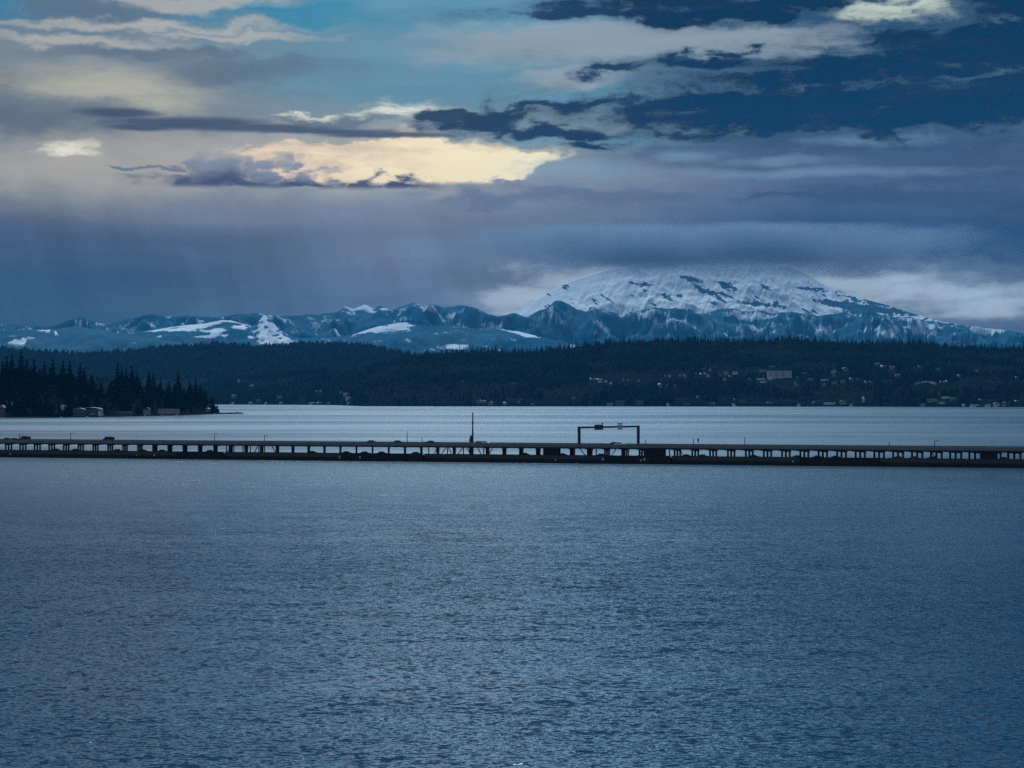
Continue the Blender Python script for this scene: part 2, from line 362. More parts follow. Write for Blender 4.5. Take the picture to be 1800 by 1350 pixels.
# ------------------------------------------------------------------ mountains
def snow_material(name, rock, forest, snowc=(.86, .89, .93)):
    m = bpy.data.materials.new(name); m.use_nodes = True; t = NT(m.node_tree); b = t.n['Principled BSDF']
    at_ = t.n.new('ShaderNodeAttribute'); at_.attribute_name = 'snow'
    pos = t.n.new('ShaderNodeTexCoord').outputs['Object']
    n1 = t.noise(pos, .006, 8, .72); n2 = t.noise(pos, .0012, 4, .5)
    f = t.ss(t.m('ADD', at_.outputs['Fac'], t.m('MULTIPLY', t.m('SUBTRACT', n1, .5), 1.3)), .36, .64)
    g = t.mix(t.ss(n2, .35, .65), rock, forest)
    t.put(b.inputs['Base Color'], t.mix(f, g, snowc)); b.inputs['Roughness'].default_value = .8
    b.inputs['Specular IOR Level'].default_value = 0
    return m
def ridge_mesh(name, prof, Yc, near, far, amp, gul, snowfn, mat, nu=900, nt=130, u0=-60, u1=1860, seed=0, meander=.03, crisp=0.0):
    us = np.linspace(u0, u1, nu); pu, pv = zip(*prof)
    crest_v = np.interp(us, pu, pv)
    k = np.array([1, 4, 6, 4, 1]) / 16.; crest_v = np.convolve(np.pad(crest_v, 2, 'edge'), k, 'valid')
    Yk = Yc * (1 + meander * fbm(us / 260. + seed, us * 0 + seed, 3))
    crest_v = crest_v + crisp * (fbm(us / 22. + seed, us * 0 + 5.5 + seed, 4))
    zc = CH + Yk * (HY - crest_v) / F
    t = np.linspace(0, 1, nt)
    tc = .62                                        # crest sits at this fraction
    U, T = np.meshgrid(us, t); Zc = zc[None, :]; YK = Yk[None, :]
    Y = np.where(T < tc, YK - near * (1 - T / tc), YK + far * (T - tc) / (1 - tc))
    X = Y * (U - 900) / F
    q = np.where(T < tc, T / tc, 1 - (T - tc) / (1 - tc) * .55)
    base = q ** 1.15
    w = 4 * q * (1 - q) * .9 + .03 * q
    a = ridged(X / gul + seed, Y / (gul * 1.3) + seed * 2, 5, .52)
    b = fbm(X / (gul * 2.6) + seed * 3, Y / (gul * 2.0), 4)
    # spurs running down from the crest
    sp = ridged((X + .35 * (YK - Y)) / (gul * .9) + seed, Y / (gul * 5), 4, .5)
    Z = Zc * base + amp * w * (a * .55 + b * .5 + sp * .6 - .35)
    lim = CH + Y * (HY - crest_v[None, :]) / F       # nothing rises over the traced skyline
    Z = np.where(T < tc, np.minimum(Z, lim - 2 + 0 * Z), Z)
    Z = np.where(T > tc, np.minimum(Z, lim - 4), Z)
    V = HY - (Z - CH) / Y * F
    gy, gx = np.gradient(Z); slope = np.abs(gx) / (np.gradient(X, axis=1) + 1e-6)
    conc = Z - (np.roll(Z, 3, 1) + np.roll(Z, -3, 1)) / 2
    snow = snowfn(U, V, Z, q, slope, conc, X, Y)
    verts = np.stack([X, Y, Z], -1).reshape(-1, 3)
    i = np.arange(nt - 1)[:, None] * nu + np.arange(nu - 1)[None, :]
    faces = np.stack([i, i + 1, i + nu + 1, i + nu], -1).reshape(-1, 4)
    o = mesh_obj(name, verts, faces, mat, smooth=True)
    at_ = o.data.attributes.new('snow', 'FLOAT', 'POINT'); at_.data.foreach_set('value', snow.astype(np.float32).ravel())
    return struct(o)
HAZY_ROCK, HAZY_FOREST, = (.050, .120, .175), (.026, .092, .140)  # blue of the haze is mixed into these rock and forest colours
def clip(x): return np.clip(x, 0, 1)

volc = [(-60, 640), (700, 600), (860, 566), (900, 553), (935, 532), (970, 510), (1015, 489), (1065, 474), (1120, 465), (1190, 458), (1260, 455), (1330, 458), (1380, 466), (1410, 476), (1450, 500), (1500, 520),
        (1560, 536), (1610, 552), (1660, 566), (1720, 575), (1800, 588), (1860, 596)]
def snow_volc(U, V, Z, q, sl, cc, X, Y):
    s = .92 + 0 * U
    wa = fbm(U / 9., V / 6. + 3, 4); wb = fbm(U / 8. + 20, V / 5., 4)
    s -= (.35 + .5 * clip(.5 + 3 * fbm(U / 70., V / 30., 3))) * clip((V - 468) / 45) * clip((fbm((U - 1.7 * V) / 13., (1.7 * U + V) / 60., 5) - .27) * 5) * clip((V - 470) / 30)
    s -= .55 * clip((U - 1430) / 60) * clip(fbm(U / 14. - V / 8., V / 5. + U / 30., 4) * 4 + .05)
    st = ridged((X - .8 * (Z * 1.0)) / 700., Z / 2200. + Y / 9000, 5, .6)      # rocky cleavers running down the flanks
    s -= .7 * clip((st - .84) * 6) * clip((V - 462) / 40 + .25)
    for (a, b, ra, rb) in ((1172, 521, 7, 6), (1232, 508, 9, 7), (1277, 502, 12, 9), (1345, 505, 9, 7), (1215, 490, 14, 5), (1425, 508, 20, 4), (1335, 535, 30, 5), (1475, 535, 26, 7), (1500, 540, 22, 6), (1262, 516, 14, 4), (1130, 500, 16, 4), (1560, 545, 30, 6), (1540, 532, 22, 5)):
        wu = U + 9 * wa; wv = V + 5 * wb; ra, rb = ra * 1.1, rb * .8
        d = ((wu - a) / ra - (wv - b) / rb * .5) ** 2 + ((wv - b) / rb - (wu - a) / ra * .45) ** 2
        s -= .9 * np.exp(-d)
    s -= .1 * clip((U - 1480) / 120)
    return s
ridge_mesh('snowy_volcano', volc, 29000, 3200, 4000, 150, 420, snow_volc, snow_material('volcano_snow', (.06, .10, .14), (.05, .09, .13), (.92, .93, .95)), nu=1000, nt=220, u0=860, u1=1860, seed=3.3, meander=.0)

mainr = [(-60, 570), (0, 565), (40, 572), (90, 574), (112, 566), (140, 556), (165, 563), (190, 570), (225, 560), (262, 552), (300, 556), (330, 554), (380, 558), (420, 552), (455, 550), (500, 556), (530, 553), (560, 553), (598, 546), (606, 538), (614, 540), (622, 543), (640, 535), (655, 541), (668, 537), (690, 545), (700, 541), (714, 535), (728, 531), (738, 534), (745, 541), (756, 533), (780, 540), (815, 536), (840, 543), (860, 553), (875, 556), (905, 550), (925, 557), (945, 547), (960, 542), (975, 529), (986, 528), (1000, 534), (1012, 543), (1030, 546), (1055, 541),
         (1075, 548), (1092, 553), (1110, 550), (1125, 545), (1150, 540), (1172, 543), (1185, 540), (1210, 546), (1230, 552), (1245, 549), (1265, 543), (1290, 541), (1305, 547), (1330, 545), (1360, 550), (1390, 548), (1440, 555), (1470, 551), (1490, 545), (1510, 542), (1530, 546), (1560, 556), (1600, 558), (1650, 566), (1700, 572), (1750, 578), (1800, 585), (1860, 592)]
def snow_main(U, V, Z, q, sl, cc, X, Y):
    cv_ = np.interp(U, *zip(*mainr)); dd = V - cv_
    n = fbm(X / 500., Y / 900. + Z / 260., 4)
    n2 = fbm((U - V) / 7., (U + V) / 16., 4)
    s = .14 + .5 * n + .20 * clip(n2 * 1.6) * clip((V - 545) / 12 + .4) + .25 * clip(sl * .7 - .2)
    s += .75 * clip((14 - dd) / 10) * clip(1 - np.abs(U - 642) / 52)
    s += .5 * clip((12 - dd) / 10) * clip(1 - np.abs(U - 735) / 40)
    s += .20 * clip((24 - dd) / 14) * (clip(1 - np.abs(U - 1140) / 60) + clip(1 - np.abs(U - 1310) / 90))
    s += .30 * clip((14 - dd) / 10) * clip(1 - np.abs(U - 1052) / 26)
    s += .22 * clip(1 - np.abs(V - 578) / 16) * clip((U - 1240) / 200)
    s -= .5 * clip((V - 590) / 14)
    return s
msnow = snow_material('ridge_snow', HAZY_ROCK, HAZY_FOREST, (.62, .68, .74))
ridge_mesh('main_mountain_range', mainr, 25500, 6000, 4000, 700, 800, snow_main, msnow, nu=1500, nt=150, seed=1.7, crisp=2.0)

midr = [(-60, 640), (200, 640), (225, 605), (250, 583), (290, 576), (330, 571), (362, 568), (390, 562), (405, 563), (425, 569), (445, 573), (452, 565), (459, 558), (464, 554), (468, 549), (473, 556), (480, 567), (488, 576), (500, 584), (516, 593), (545, 594), (590, 592), (625, 586), (650, 578), (680, 570), (716, 566), (745, 571), (770, 574), (800, 570), (840, 578), (870, 577), (905, 581), (950, 592), (985, 600), (1050, 612), (1200, 640), (1860, 660)]
polys = [[(637, 580), (650, 575), (690, 574), (672, 568), (712, 566), (731, 573), (716, 576), (724, 581), (700, 584), (650, 585), (620, 592)],
         [(872, 576), (897, 579), (928, 584), (949, 593), (926, 593), (904, 586)], [(786, 614), (798, 606), (826, 606), (820, 614)]]
def snow_mid(U, V, Z, q, sl, cc, X, Y):
    cv_ = np.interp(U, *zip(*midr)); dd = V - cv_
    n = fbm(X / 260., Z / 90. + Y / 700, 4)
    s = .20 + .35 * n + .18 * clip(fbm((U - 2 * V) / 6., (2 * U + V) / 26., 4) * 1.6)
    s += clip((10 + 10 * n - dd) / 8) * clip((U - 236) / 30) * clip((450 - U) / 20) * .75
    s += .45 * clip((V - 574) / 6) * clip((598 - V) / 8) * clip((U - 300) / 60) * clip((470 - U) / 20) * clip(n * 3 + .45)
    s += .62 * clip((U - (452 - (V - 548) * .05)) / 7) * clip(((470 + (V - 548) * .95) - U) / 12) * clip(1.1 - 2.2 * np.abs(fbm(X / 90., Z / 50., 4)))
    for p in polys: s = np.where(poly_in(U + 7 * n, V + 5 * n, p), .66 + .5 * n, s)
    s += .5 * clip(1 - ((U - 988) / 28) ** 2 - ((V - 590) / 16) ** 2) * clip(n * 4 + .5)
    return s
bsnow = snow_material('field_snow', HAZY_ROCK, HAZY_FOREST, (.72, .76, .82))
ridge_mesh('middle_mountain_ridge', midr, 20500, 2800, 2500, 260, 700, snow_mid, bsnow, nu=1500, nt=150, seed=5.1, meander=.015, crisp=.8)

leftr = [(-60, 586), (0, 582), (20, 579), (45, 578), (70, 580), (92, 579), (112, 576), (130, 573), (160, 577), (200, 585), (235, 586), (262, 592), (300, 599), (350, 606), (420, 625), (600, 660), (1860, 690)]
def snow_left(U, V, Z, q, sl, cc, X, Y):
    n = fbm(X / 160., Z / 60., 4); s = .10 + .3 * n
    for p in ([(62, 581), (72, 578), (88, 579), (87, 585)], [(92, 579), (98, 581), (104, 590), (97, 588)]): s = np.where(poly_in(U + 3 * n, V + 2 * n, p), .66, s)
    s += .6 * clip(1 - ((U - 32) / 34) ** 2 - ((V - 598) / 12) ** 2) * clip(n * 4 + .4)
    return s
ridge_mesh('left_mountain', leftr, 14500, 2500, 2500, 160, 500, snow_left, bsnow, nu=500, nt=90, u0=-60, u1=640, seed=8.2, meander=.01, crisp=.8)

# ------------------------------------------------------------------ lake
def build_lake():
    m = bpy.data.materials.new('lake_water'); m.use_nodes = True; t = NT(m.node_tree); b = t.n['Principled BSDF']
    pos = t.n.new('ShaderNodeNewGeometry').outputs['Position']
    patch = t.noise(t.v('MULTIPLY', pos, (.45, 1, 1)), .0055, 5, .6)                # gusts
    streak = t.m('MULTIPLY_ADD', t.noise(t.v('MULTIPLY', pos, (.30, 1, 1)), .0020, 6, .68), .8, t.m('MULTIPLY', t.noise(t.v('MULTIPLY', pos, (.2, 1, 1)), .012, 3, .6), .2))             # slicks
    py = t.sep(pos)[1]
    lee = t.ss(py, 860, 1000)                      # calmer water in the lee of the pontoons
    def slope(vec, scale, det, amp, rough=.55):
        n = t.noise(vec, scale, det, rough, 0, True)
        return t.v('SCALE', t.v('SUBTRACT', n, (.5, .5, .5)), (0, 0, 0), amp)
    sA = slope(t.v('MULTIPLY', pos, (.7, 1, 1)), 1.7, 5, 1.25, .6)
    sB = slope(t.v('MULTIPLY', pos, (.6, 1, 1)), .42, 2, .34)
    sC = slope(t.v('MULTIPLY', pos, (.45, 1, 1)), .11, 3, .26)
    s = t.v('ADD', t.v('ADD', sA, sB), sC)
    amp = t.m('MULTIPLY', t.ss(patch, .34, .66, .62, 1.28), t.ss(streak, .38, .62, 1, 1))
    amp = t.m('MULTIPLY', amp, t.m('SUBTRACT', t.ss(py, 150, 700, .78, 1.0), t.m('MULTIPLY', lee, .68)))
    s = t.v('MULTIPLY', t.v('SCALE', s, (0, 0, 0), amp), (1, 1.15, 0))
    N = t.v('NORMALIZE', t.v('ADD', s, (0, 0, 1)))
    t.put(b.inputs['Normal'], N); t.put(b.inputs['Base Color'], (.001, .036, .070))
    t.put(b.inputs['Roughness'], t.m('ADD', t.ss(py, 220, 800, .10, .215), t.m('MULTIPLY', lee, t.ss(streak, .42, .58, .0, .13)))); b.inputs['IOR'].default_value = 1.333
    S = 60000
    o = mesh_obj('lake', [(-S, -2000, 0), (S, -2000, 0), (S, S, 0), (-S, S, 0)], [(0, 1, 2, 3)], m)
    return struct(o)
build_lake()

# ------------------------------------------------------------------ bridge
P0 = np.array([-237.7, 919.0]); AX = np.array([.9531, -.3027]); NX = np.array([.3027, .9531])
BR = math.atan2(AX[1], AX[0])
def s_of(u, depth=0.0):       # distance along the bridge seen at column u, `depth` metres behind its near face
    k = (u - 900) / F; p = P0 + NX * depth
    return (k * p[1] - p[0]) / (AX[0] - k * AX[1])
def bp(s, d, z): p = P0 + AX * s + NX * d; return Vector((p[0], p[1], z))
S0, S1 = s_of(-140), s_of(1940); DW = 23.0
bridge = empty('floating_bridge', bp(0, 0, 0), BR, 'long low concrete floating bridge crossing the lake on dark pontoons', 'bridge')
def grp(mb, name, m, parent=bridge, bevel=0): return mb.build(name, m, parent, bevel)
grp(MB().box(S0, S1, .6, DW - .6, 6.9, 7.0), 'road_surface', M['asphalt'])
dk = MB().box(S0, S1, .5, DW - .5, 6.5, 6.896)
for g in range(5): dk.box(S0, S1, .9 + g * 5, 1.7 + g * 5, 5.95, 6.5)
grp(dk, 'deck', M['concrete'])
for (y0, y1) in ((0, .45), (DW - .45, DW)):
    pp = MB(); s = S0
    while s < S1: pp.box(s + .02, min(s + 11.96, S1), y0, y1, 6.55, 7.85); s += 12.0
    grp(pp, 'parapet', M['parapet'])
rl = MB(); s = S0
while s < S1: rl.box(s, s + .12, .18, .3, 7.85, 8.2); s += 3.0
rl.box(S0, S1, .16, .32, 8.2, 8.3); grp(rl, 'railing', M['galv'])
bay = 7.62; sref = s_of(655); nb0 = int((S0 - sref) // bay) + 1; nb1 = int((S1 - sref) // bay)
qx = (-.071 * AX[0] + .9975 * AX[1]); qy = (-.071 * NX[0] + .9975 * NX[1])   # the column rows are set skew to the axis
SKEW = qx / qy; rows = (1.4, 8.4, 15.4)
bents = [sref + i * bay for i in range(nb0, nb1 + 1)]
ncol = 0; rest = MB()
rooms = [(953, 975), (1133, 1162), (1722, 1751)]
def u_of(s): p = P0 + AX * s; return 900 + F * p[0] / p[1]
vis = sorted(bents, key=lambda s: -u_of(s) if True else 0)
front = {s for s in bents}; second = set(sorted(bents, reverse=True)[:max(0, 98 - len(bents))])
for s in bents:
    cap = MB(); y0, y1 = .9, DW - 1.0
    n = [(s - .45 + SKEW * y0, y0), (s + .45 + SKEW * y0, y0), (s + .45 + SKEW * y1, y1), (s - .45 + SKEW * y1, y1)]
    cap.v = [(x, y, z) for z in (5.3, 5.947) for (x, y) in n]
    cap.f = [(0, 3, 2, 1), (4, 5, 6, 7), (0, 1, 5, 4), (1, 2, 6, 5), (2, 3, 7, 6), (3, 0, 4, 7)]
    pier = grp(cap, 'pier_cap', M['column'])
    for j, y in enumerate(rows):
        x = s + SKEW * y
        if j == 0 or (j == 1 and s in second):
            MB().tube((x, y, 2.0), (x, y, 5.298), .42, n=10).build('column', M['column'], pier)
        else: rest.tube((x, y, 2.0), (x, y, 5.298), .42, n=8)
o = grp(rest, 'column', M['column']); o['kind'] = 'stuff'
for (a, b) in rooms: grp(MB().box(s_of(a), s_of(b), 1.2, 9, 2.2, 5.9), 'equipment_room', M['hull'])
for u, w, dz in ((400, 3, 1), (431, 2, -1), (447, 2, 1), (480, 2.4, -1), (763, 2, 1), (777, 2.5, 1), (790, 1.6, -1), (806, 2.5, 1), (823, 2, -1), (842, 2, -1), (860, 2, 1), (1024, 3, -1), (1037, 2, 1), (1076, 2.4, 1), (1124, 3.4, 1), (1198, 2, -1), (1642, 2.5, -1)):
    s = s_of(u); grp(MB().tube((s - w / 2 * dz, 1.4, 2.4), (s + w / 2 * dz, 1.4, 5.9), .22, n=6), 'brace', M['column'])
for u in (395, 408, 424, 437, 452, 462, 487, 751, 769, 784, 797, 812, 829, 848, 856, 1046, 1093, 1103, 1158, 1175):
    s = s_of(u); grp(MB().tube((s, 1.9, 2.2), (s, 1.9, 5.9), .26, n=8), 'strut', M['column'])
# pontoons: a row of hulls, some standing proud of the others
cuts = [-140, 130, 310, 395, 600, 745, 905, 1060, 1180, 1408, 1546, 1700, 1830, 1940]
kinds = [0, 0, 1, 0, 1, 2, 0, 1, 2, 1, 0, 2, 1]
for a, b, k in zip(cuts[:-1], cuts[1:], kinds):
    sa, sb = s_of(a) + .15, s_of(b) - .15; pr = -1.2 if k == 1 else 0
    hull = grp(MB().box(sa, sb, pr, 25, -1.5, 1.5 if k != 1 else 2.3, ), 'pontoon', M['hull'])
    w = MB().box(sa + .1, sb - .1, pr + .12, pr + .45, (1.5 if k != 1 else 2.3) + .0, 3.15)
    MB().box(sa + .1, sb - .1, 24.4, 24.7, 1.5, 2.6).build('rear_bulwark', M['concrete'], hull)
    w.build('bulwark', M['pale_hull' if k == 2 else 'concrete' if k == 0 else 'hull'], hull)
    s = sa + 2
    while s < sb - 1: MB().box(s, s + .5, pr - .25, pr - .003, -.3, 1.2).build('fender', M['tyre'], hull); s += 9.5
grp(MB().box(S0, S1, 2, 24, 1.52, 2.2), 'lower_roadway', M['asphalt'])
for u in (21, 243, 274, 599, 635, 978, 1061, 1128, 1134, 1395, 1447):
    s = s_of(u); grp(MB().box(s - .3, s + .3, -1.42, -1.22, 1.0 + random.random() * .5, 1.5 + random.random() * .9), 'marker_plate', M['white_wall'])

# ------------------------------------------------------------------ poles, mast and gantry
def pole(name, u, d, top_v, r, label, group=None, arm=0.0, m='steel', z0=7.0):
    s = s_of(u, d); p = bp(s, d, z0); top = CH + p.y * (HY - top_v) / F - z0
    o = empty(name, p, BR, label, 'lamp post' if 'lamp' in name else 'pole', group)
    MB().tube((0, 0, 0), (0, 0, top), r, r * .7).build('post', M[m], o)
    MB().box(-r * 2, r * 2, -r * 2, r * 2, 0, .35).build('base', M['concrete'], o)
    if arm: 
        MB().tube((0, 0, top - .1), (arm, 0, top), r * .5).build('arm', M[m], o)
        MB().box(arm - .2, arm + .7, -.2, .2, top - .25, top - .02).build('lamp_head', M['galv'], o)
    return o
P_ = [(34, 762, 'short dark post beside the van at the far left of the bridge'), (124, 761, 'thin dark lamp post left of the low grey truck on the bridge'),
      (377, 762, 'lone thin lamp post on the left half of the deck, below the headland dock'), (465, 765, 'thin lamp post on deck, midway between headland tip and car row'),
      (716, 758, 'tallest thin lamp post, standing among the dark cars left of the mast'), (742, 769, 'very short post just right of a taller one left of the mast'),
      (1135, 773, 'short dark post just right of the sign gantry'), (1219, 770, 'short post left beside the round headed signal on the deck'),
      (1309, 768, 'slender pale grey post between the round headed signal and the right posts'), (1563, 776, 'left thin post of the two on the right part of the deck'), (1643, 774, 'rightmost post standing on the bridge deck')]
for u, v, l in P_: pole('lamp_post', u, .23 + .5 if u in (34, 377) else DW - 1.1, v, .19 if u != 716 else .16, l, arm=0.9 if u in (124, 377, 465, 1643) else 0)
o = pole('signal_post', 1228, DW - 1.1, 771, .12, 'slim post with a dark oval signal head, right of the gantry')
MB().box(-.5, .1, -.25, .25, 1.6, 3.3).build('signal_head', M['steel'], o, .12)
# mast
s = s_of(831, DW + .9); p = bp(s, DW + .9, 2.2)
mast = empty('mast', p, BR, 'tall slender steel mast rising from the bridge, far taller than any post', 'mast')
top = CH + p.y * (HY - 725) / F - 2.2
MB().tube((0, 0, 0), (0, 0, top * .55), .42, .36, 12).build('lower_shaft', M['steel'], mast)
MB().tube((0, 0, top * .55), (0, 0, top), .33, .24, 12).build('upper_shaft', M['steel'], mast)
MB().box(-1.1, -.3, -.6, .6, 5.6, 8.6).build('equipment_cabinet', M['steel'], mast, .05)
MB().box(-1.6, -1.15, -.3, .3, 5.6, 7.3).build('side_box', M['galv'], mast, .05)
for h in (.25, .5, .75): MB().tube((0, 0, top * h), (0, 0, top * h + .25), .50, n=12).build('collar', M['steel'], mast)
# gantry: the near leg at u=1017, the far leg at u=1122 on the other side of the deck
a = bp(s_of(1018, .9), .9, 7.0); b = bp(s_of(1122, DW - 1.2), DW - 1.2, 7.0)
gd = b - a; L = math.hypot(gd.x, gd.y); ga = math.atan2(gd.y, gd.x)
gan = empty('sign_gantry', a, ga, 'dark steel sign gantry spanning the roadway with two sign boards', 'gantry')
tz = CH + a.y * (HY - 751.5) / F - 7.0; tz2 = CH + b.y * (HY - 749.5) / F - 7.0
MB().box(-.5, .5, -.5, .5, -.2, tz - .4).build('leg', M['steel'], gan, .08)
MB().box(L - .5, L + .5, -.5, .5, -.2, tz2 - .4).build('leg', M['steel'], gan, .08)
bm_ = MB(); bm_.v = [(x, y, z + (tz if x < 1 else tz2)) for z in (-.4, .4) for (x, y) in ((-.5, -.35), (L + .5, -.35), (L + .5, .35), (-.5, .35))]
bm_.f = [(0, 3, 2, 1), (4, 5, 6, 7), (0, 1, 5, 4), (1, 2, 6, 5), (2, 3, 7, 6), (3, 0, 4, 7)]
bm_.build('crossbeam', M['steel'], gan)
def gx(u): return L * ((u - 1018) / (1122 - 1018))
def gz(x): return tz + (tz2 - tz) * x / L
x0, x1 = gx(1043.5), gx(1058.5); z = gz((x0 + x1) / 2)
bd = MB().box(x0, x1, -.75, -.55, z - 1.15, z + .85).build('sign_board', M['sign_back'], gan)
MB().box(x0, x1, -.62, -.42, z + .86, z + 1.1).build('light_rail', M['steel'], bd)
MB().box(x1 - .5, x1 - .1, -.5, -.3, z + 1.1, z + 2.0).build('sensor', M['steel'], bd)
x0, x1 = gx(1084), gx(1092.5); z = gz((x0 + x1) / 2)
b2 = MB()
MB().box(x0, x1, -.75, -.55, z - .5, z + .75).build('sign_board', M['sign_pale'], gan)
MB().box(x0, x1, -.75, -.55, z + .95, z + 1.6).build('upper_sign_board', M['sign_pale'], gan)
MB().box(x0, x1, -.75, -.55, z - 1.15, z - .65).build('lower_sign_board', M['sign_back'], gan)

# ------------------------------------------------------------------ vehicles
def make_car(paint, kind='car'):
    r = empty('car', (0, 0, 0))
    if kind == 'car':
        body = [(-2.3, .35), (-2.35, .75), (-2.2, 1.0), (-1.4, 1.05), (1.2, 1.02), (2.2, .85), (2.35, .6), (2.3, .35)]
        MB().prism(body, -.88, .88).build('body', paint, r, .06)
        g = MB().prism([(-1.75, 1.04), (-1.25, 1.42), (.45, 1.42), (1.15, 1.03)], -.74, .74).build('window', M['glass'], r, .04)
        MB().prism([(-1.28, 1.40), (-1.05, 1.52), (.30, 1.52), (.50, 1.40)], -.70, .70).build('roof', paint, r, .04)
    elif kind == 'van':
        MB().prism([(-2.6, .4), (-2.65, 2.2), (-2.3, 2.35), (1.3, 2.35), (1.9, 1.45), (2.6, 1.2), (2.65, .4)], -.95, .95).build('body', paint, r, .06)
        MB().prism([(1.38, 2.1), (1.88, 1.5), (1.93, 1.5), (1.43, 2.12)], -.85, .85).build('windscreen', M['glass'], r)
        for y in (-.962, .952): MB().box(.2, 1.2, y, y + .01, 1.5, 2.1).build('window', M['glass'], r)
    else:
        MB().box(-3.6, 1.3, -1.15, 1.15, .9, 3.1).build('cargo_box', paint, r, .05)
        MB().prism([(1.4, .6), (1.4, 2.3), (2.3, 2.3), (2.8, 1.5), (3.2, 1.3), (3.2, .6)], -1.0, 1.0).build('cab', M['grey_paint'], r, .06)
        MB().box(-3.5, 3.0, -.5, .5, .5, .89).build('chassis', M['steel'], r)
    wx = 1.45 if kind != 'truck' else 2.3
    for x in (-wx, wx):
        for y in (-.9, .68):
            w = MB().tube((x, y, .33), (x, y + .22, .33), .33, n=16).build('wheel', M['tyre'], r)
            MB().tube((x, y - .01, .33), (x, y + .23, .33), .18, n=10).build('rim', M['galv'], w)
    fx = 2.3 if kind == 'car' else 2.62 if kind == 'van' else 3.19
    for y in (-.75, .5):
        MB().box(fx, fx + .06, y, y + .25, .62, .78).build('headlight', M['lamp_lens'], r)
        MB().box(-fx - .1, -fx - .02, y, y + .25, .7, .9).build('tail_light', M['tail_lens'], r)
    learn(r); return r
protos = {}
def place_vehicle(kind, paint, u, d, z, label, flip, name=None, group=None):
    key = (kind, paint)
    if key not in protos: protos[key] = [make_car(M[paint], kind), False]
    pr, used = protos[key]
    o = pr if not used else copy_tree(pr); protos[key][1] = True
    o.name = name or ('car' if kind == 'car' else 'van' if kind == 'van' else 'truck')
    o.location = bp(s_of(u, d), d, z); o.rotation_euler = (0, 0, BR + (math.pi if flip else 0))
    cat = 'car' if kind == 'car' else kind
    tag(o, label, cat, group); return o
DK = 7.0
for kind, paint, u, d, label, fl in [
    ('car', 'dark_paint', 12, DW - 3, 'small dark car at the far left end of the upper deck', 1),
    ('car', 'dark_paint', 25, DW - 6, 'dark car directly left of the boxy van on the upper deck', 1),
    ('van', 'dark_paint', 44, DW - 6, 'dark boxy van on upper deck right of the leftmost cars', 1),
    ('van', 'dark_paint', 191, DW - 5, 'lone dark boxy van on upper deck below the big waterfront house', 1),
    ('car', 'dark_paint', 651, DW - 3, 'leftmost dark car of the three left of the mast on upper deck', 1),
    ('car', 'dark_paint', 698, DW - 3, 'dark car just left of the tallest thin lamp post on upper deck', 1),
    ('car', 'dark_paint', 756, DW - 3, 'dark car on upper deck between the short post and the mast', 1),
    ('car', 'grey_paint', 843, DW - 5, 'dark grey car right at the foot of the tall mast', 0),
    ('car', 'white_paint', 852, DW - 3, 'white car on upper deck just right of the tall mast', 0),
    ('car', 'dark_paint', 1078, DW - 4, 'dark car passing beneath the sign gantry', 1),
    ('car', 'white_paint', 1090, DW - 8, 'white car beneath the right half of the sign gantry', 0)]:
    place_vehicle(kind, paint, u, d, DK, label, fl)
low = [97, 134, 205, 252, 286, 370, 547, 610, 642, 672, 732, 921, 987, 1055, 1205, 1236, 1326, 1399, 1435, 1470, 1580, 1608, 1637, 1763]
names = {97: 'leftmost of all', 134: 'second from the left end', 205: 'between the left van and the second car from the left', 252: 'first of a pair midway along the left deck',
         286: 'second of that left pair', 370: 'alone below the lone left lamp post', 547: 'left of the four in a row before the mast', 610: 'first of four evenly spaced bays',
         642: 'second of four evenly spaced bays', 672: 'third of four evenly spaced bays', 732: 'below the pair of thin posts left of the mast', 921: 'left of the dark equipment room beside the gantry',
         987: 'between that equipment room and the gantry leg', 1055: 'under the dark sign board of the gantry', 1205: 'left of the oval signal head', 1236: 'just right of the oval signal head',
         1326: 'just right of the slender pale post', 1399: 'first of three spaced bays right of the pale post', 1435: 'middle of three spaced bays right of the pale post', 1470: 'last of three spaced bays right of the pale post',
         1580: 'right of the left thin post on the right', 1608: 'midway between the two right posts', 1637: 'below the rightmost post', 1763: 'right of the last dark equipment room'}
for u in low:
    place_vehicle('car', 'dark_paint', u, 3.2, 2.45, 'black car on lower roadway, ' + names[u], u % 2, group='cars on the lower roadway under the deck')

# ------------------------------------------------------------------ tree meshes
def conifer_mesh(h, seed, whorls=30, wid=.17):
    r = random.Random(seed); v = []; f = []
    for i in range(whorls):
        t = i / (whorls - 1); z = h * (.10 + .90 * t) ; R_ = h * wid * (1 - t) ** .75 * (.7 + .5 * r.random()) + .25
        R_ *= r.choice((1, 1, .75, 1.15, .6)) if i < whorls - 4 else 1; n = 9 if t < .8 else 6; a0 = r.random() * 6.28
        for k in range(n):
            if r.random() < .16: continue
            a = a0 + 6.283 * k / n + r.uniform(-.25, .25); L_ = R_ * r.uniform(.55, 1.15); dz = -L_ * r.uniform(.1, .45); wd = L_ * .30
            c, s_ = math.cos(a), math.sin(a); b0 = len(v)
            v += [(0, 0, z + h * .018), (c * L_ * .55 - s_ * wd, s_ * L_ * .55 + c * wd, z + dz * .45), (c * L_, s_ * L_, z + dz), (c * L_ * .55 + s_ * wd, s_ * L_ * .55 - c * wd, z + dz * .45),
                  (c * L_ * .5, s_ * L_ * .5, z + dz - h * .025)]
            f += [(b0, b0 + 1, b0 + 2), (b0, b0 + 2, b0 + 3), (b0 + 1, b0 + 4, b0 + 2), (b0 + 4, b0 + 3, b0 + 2)]
    return v, f
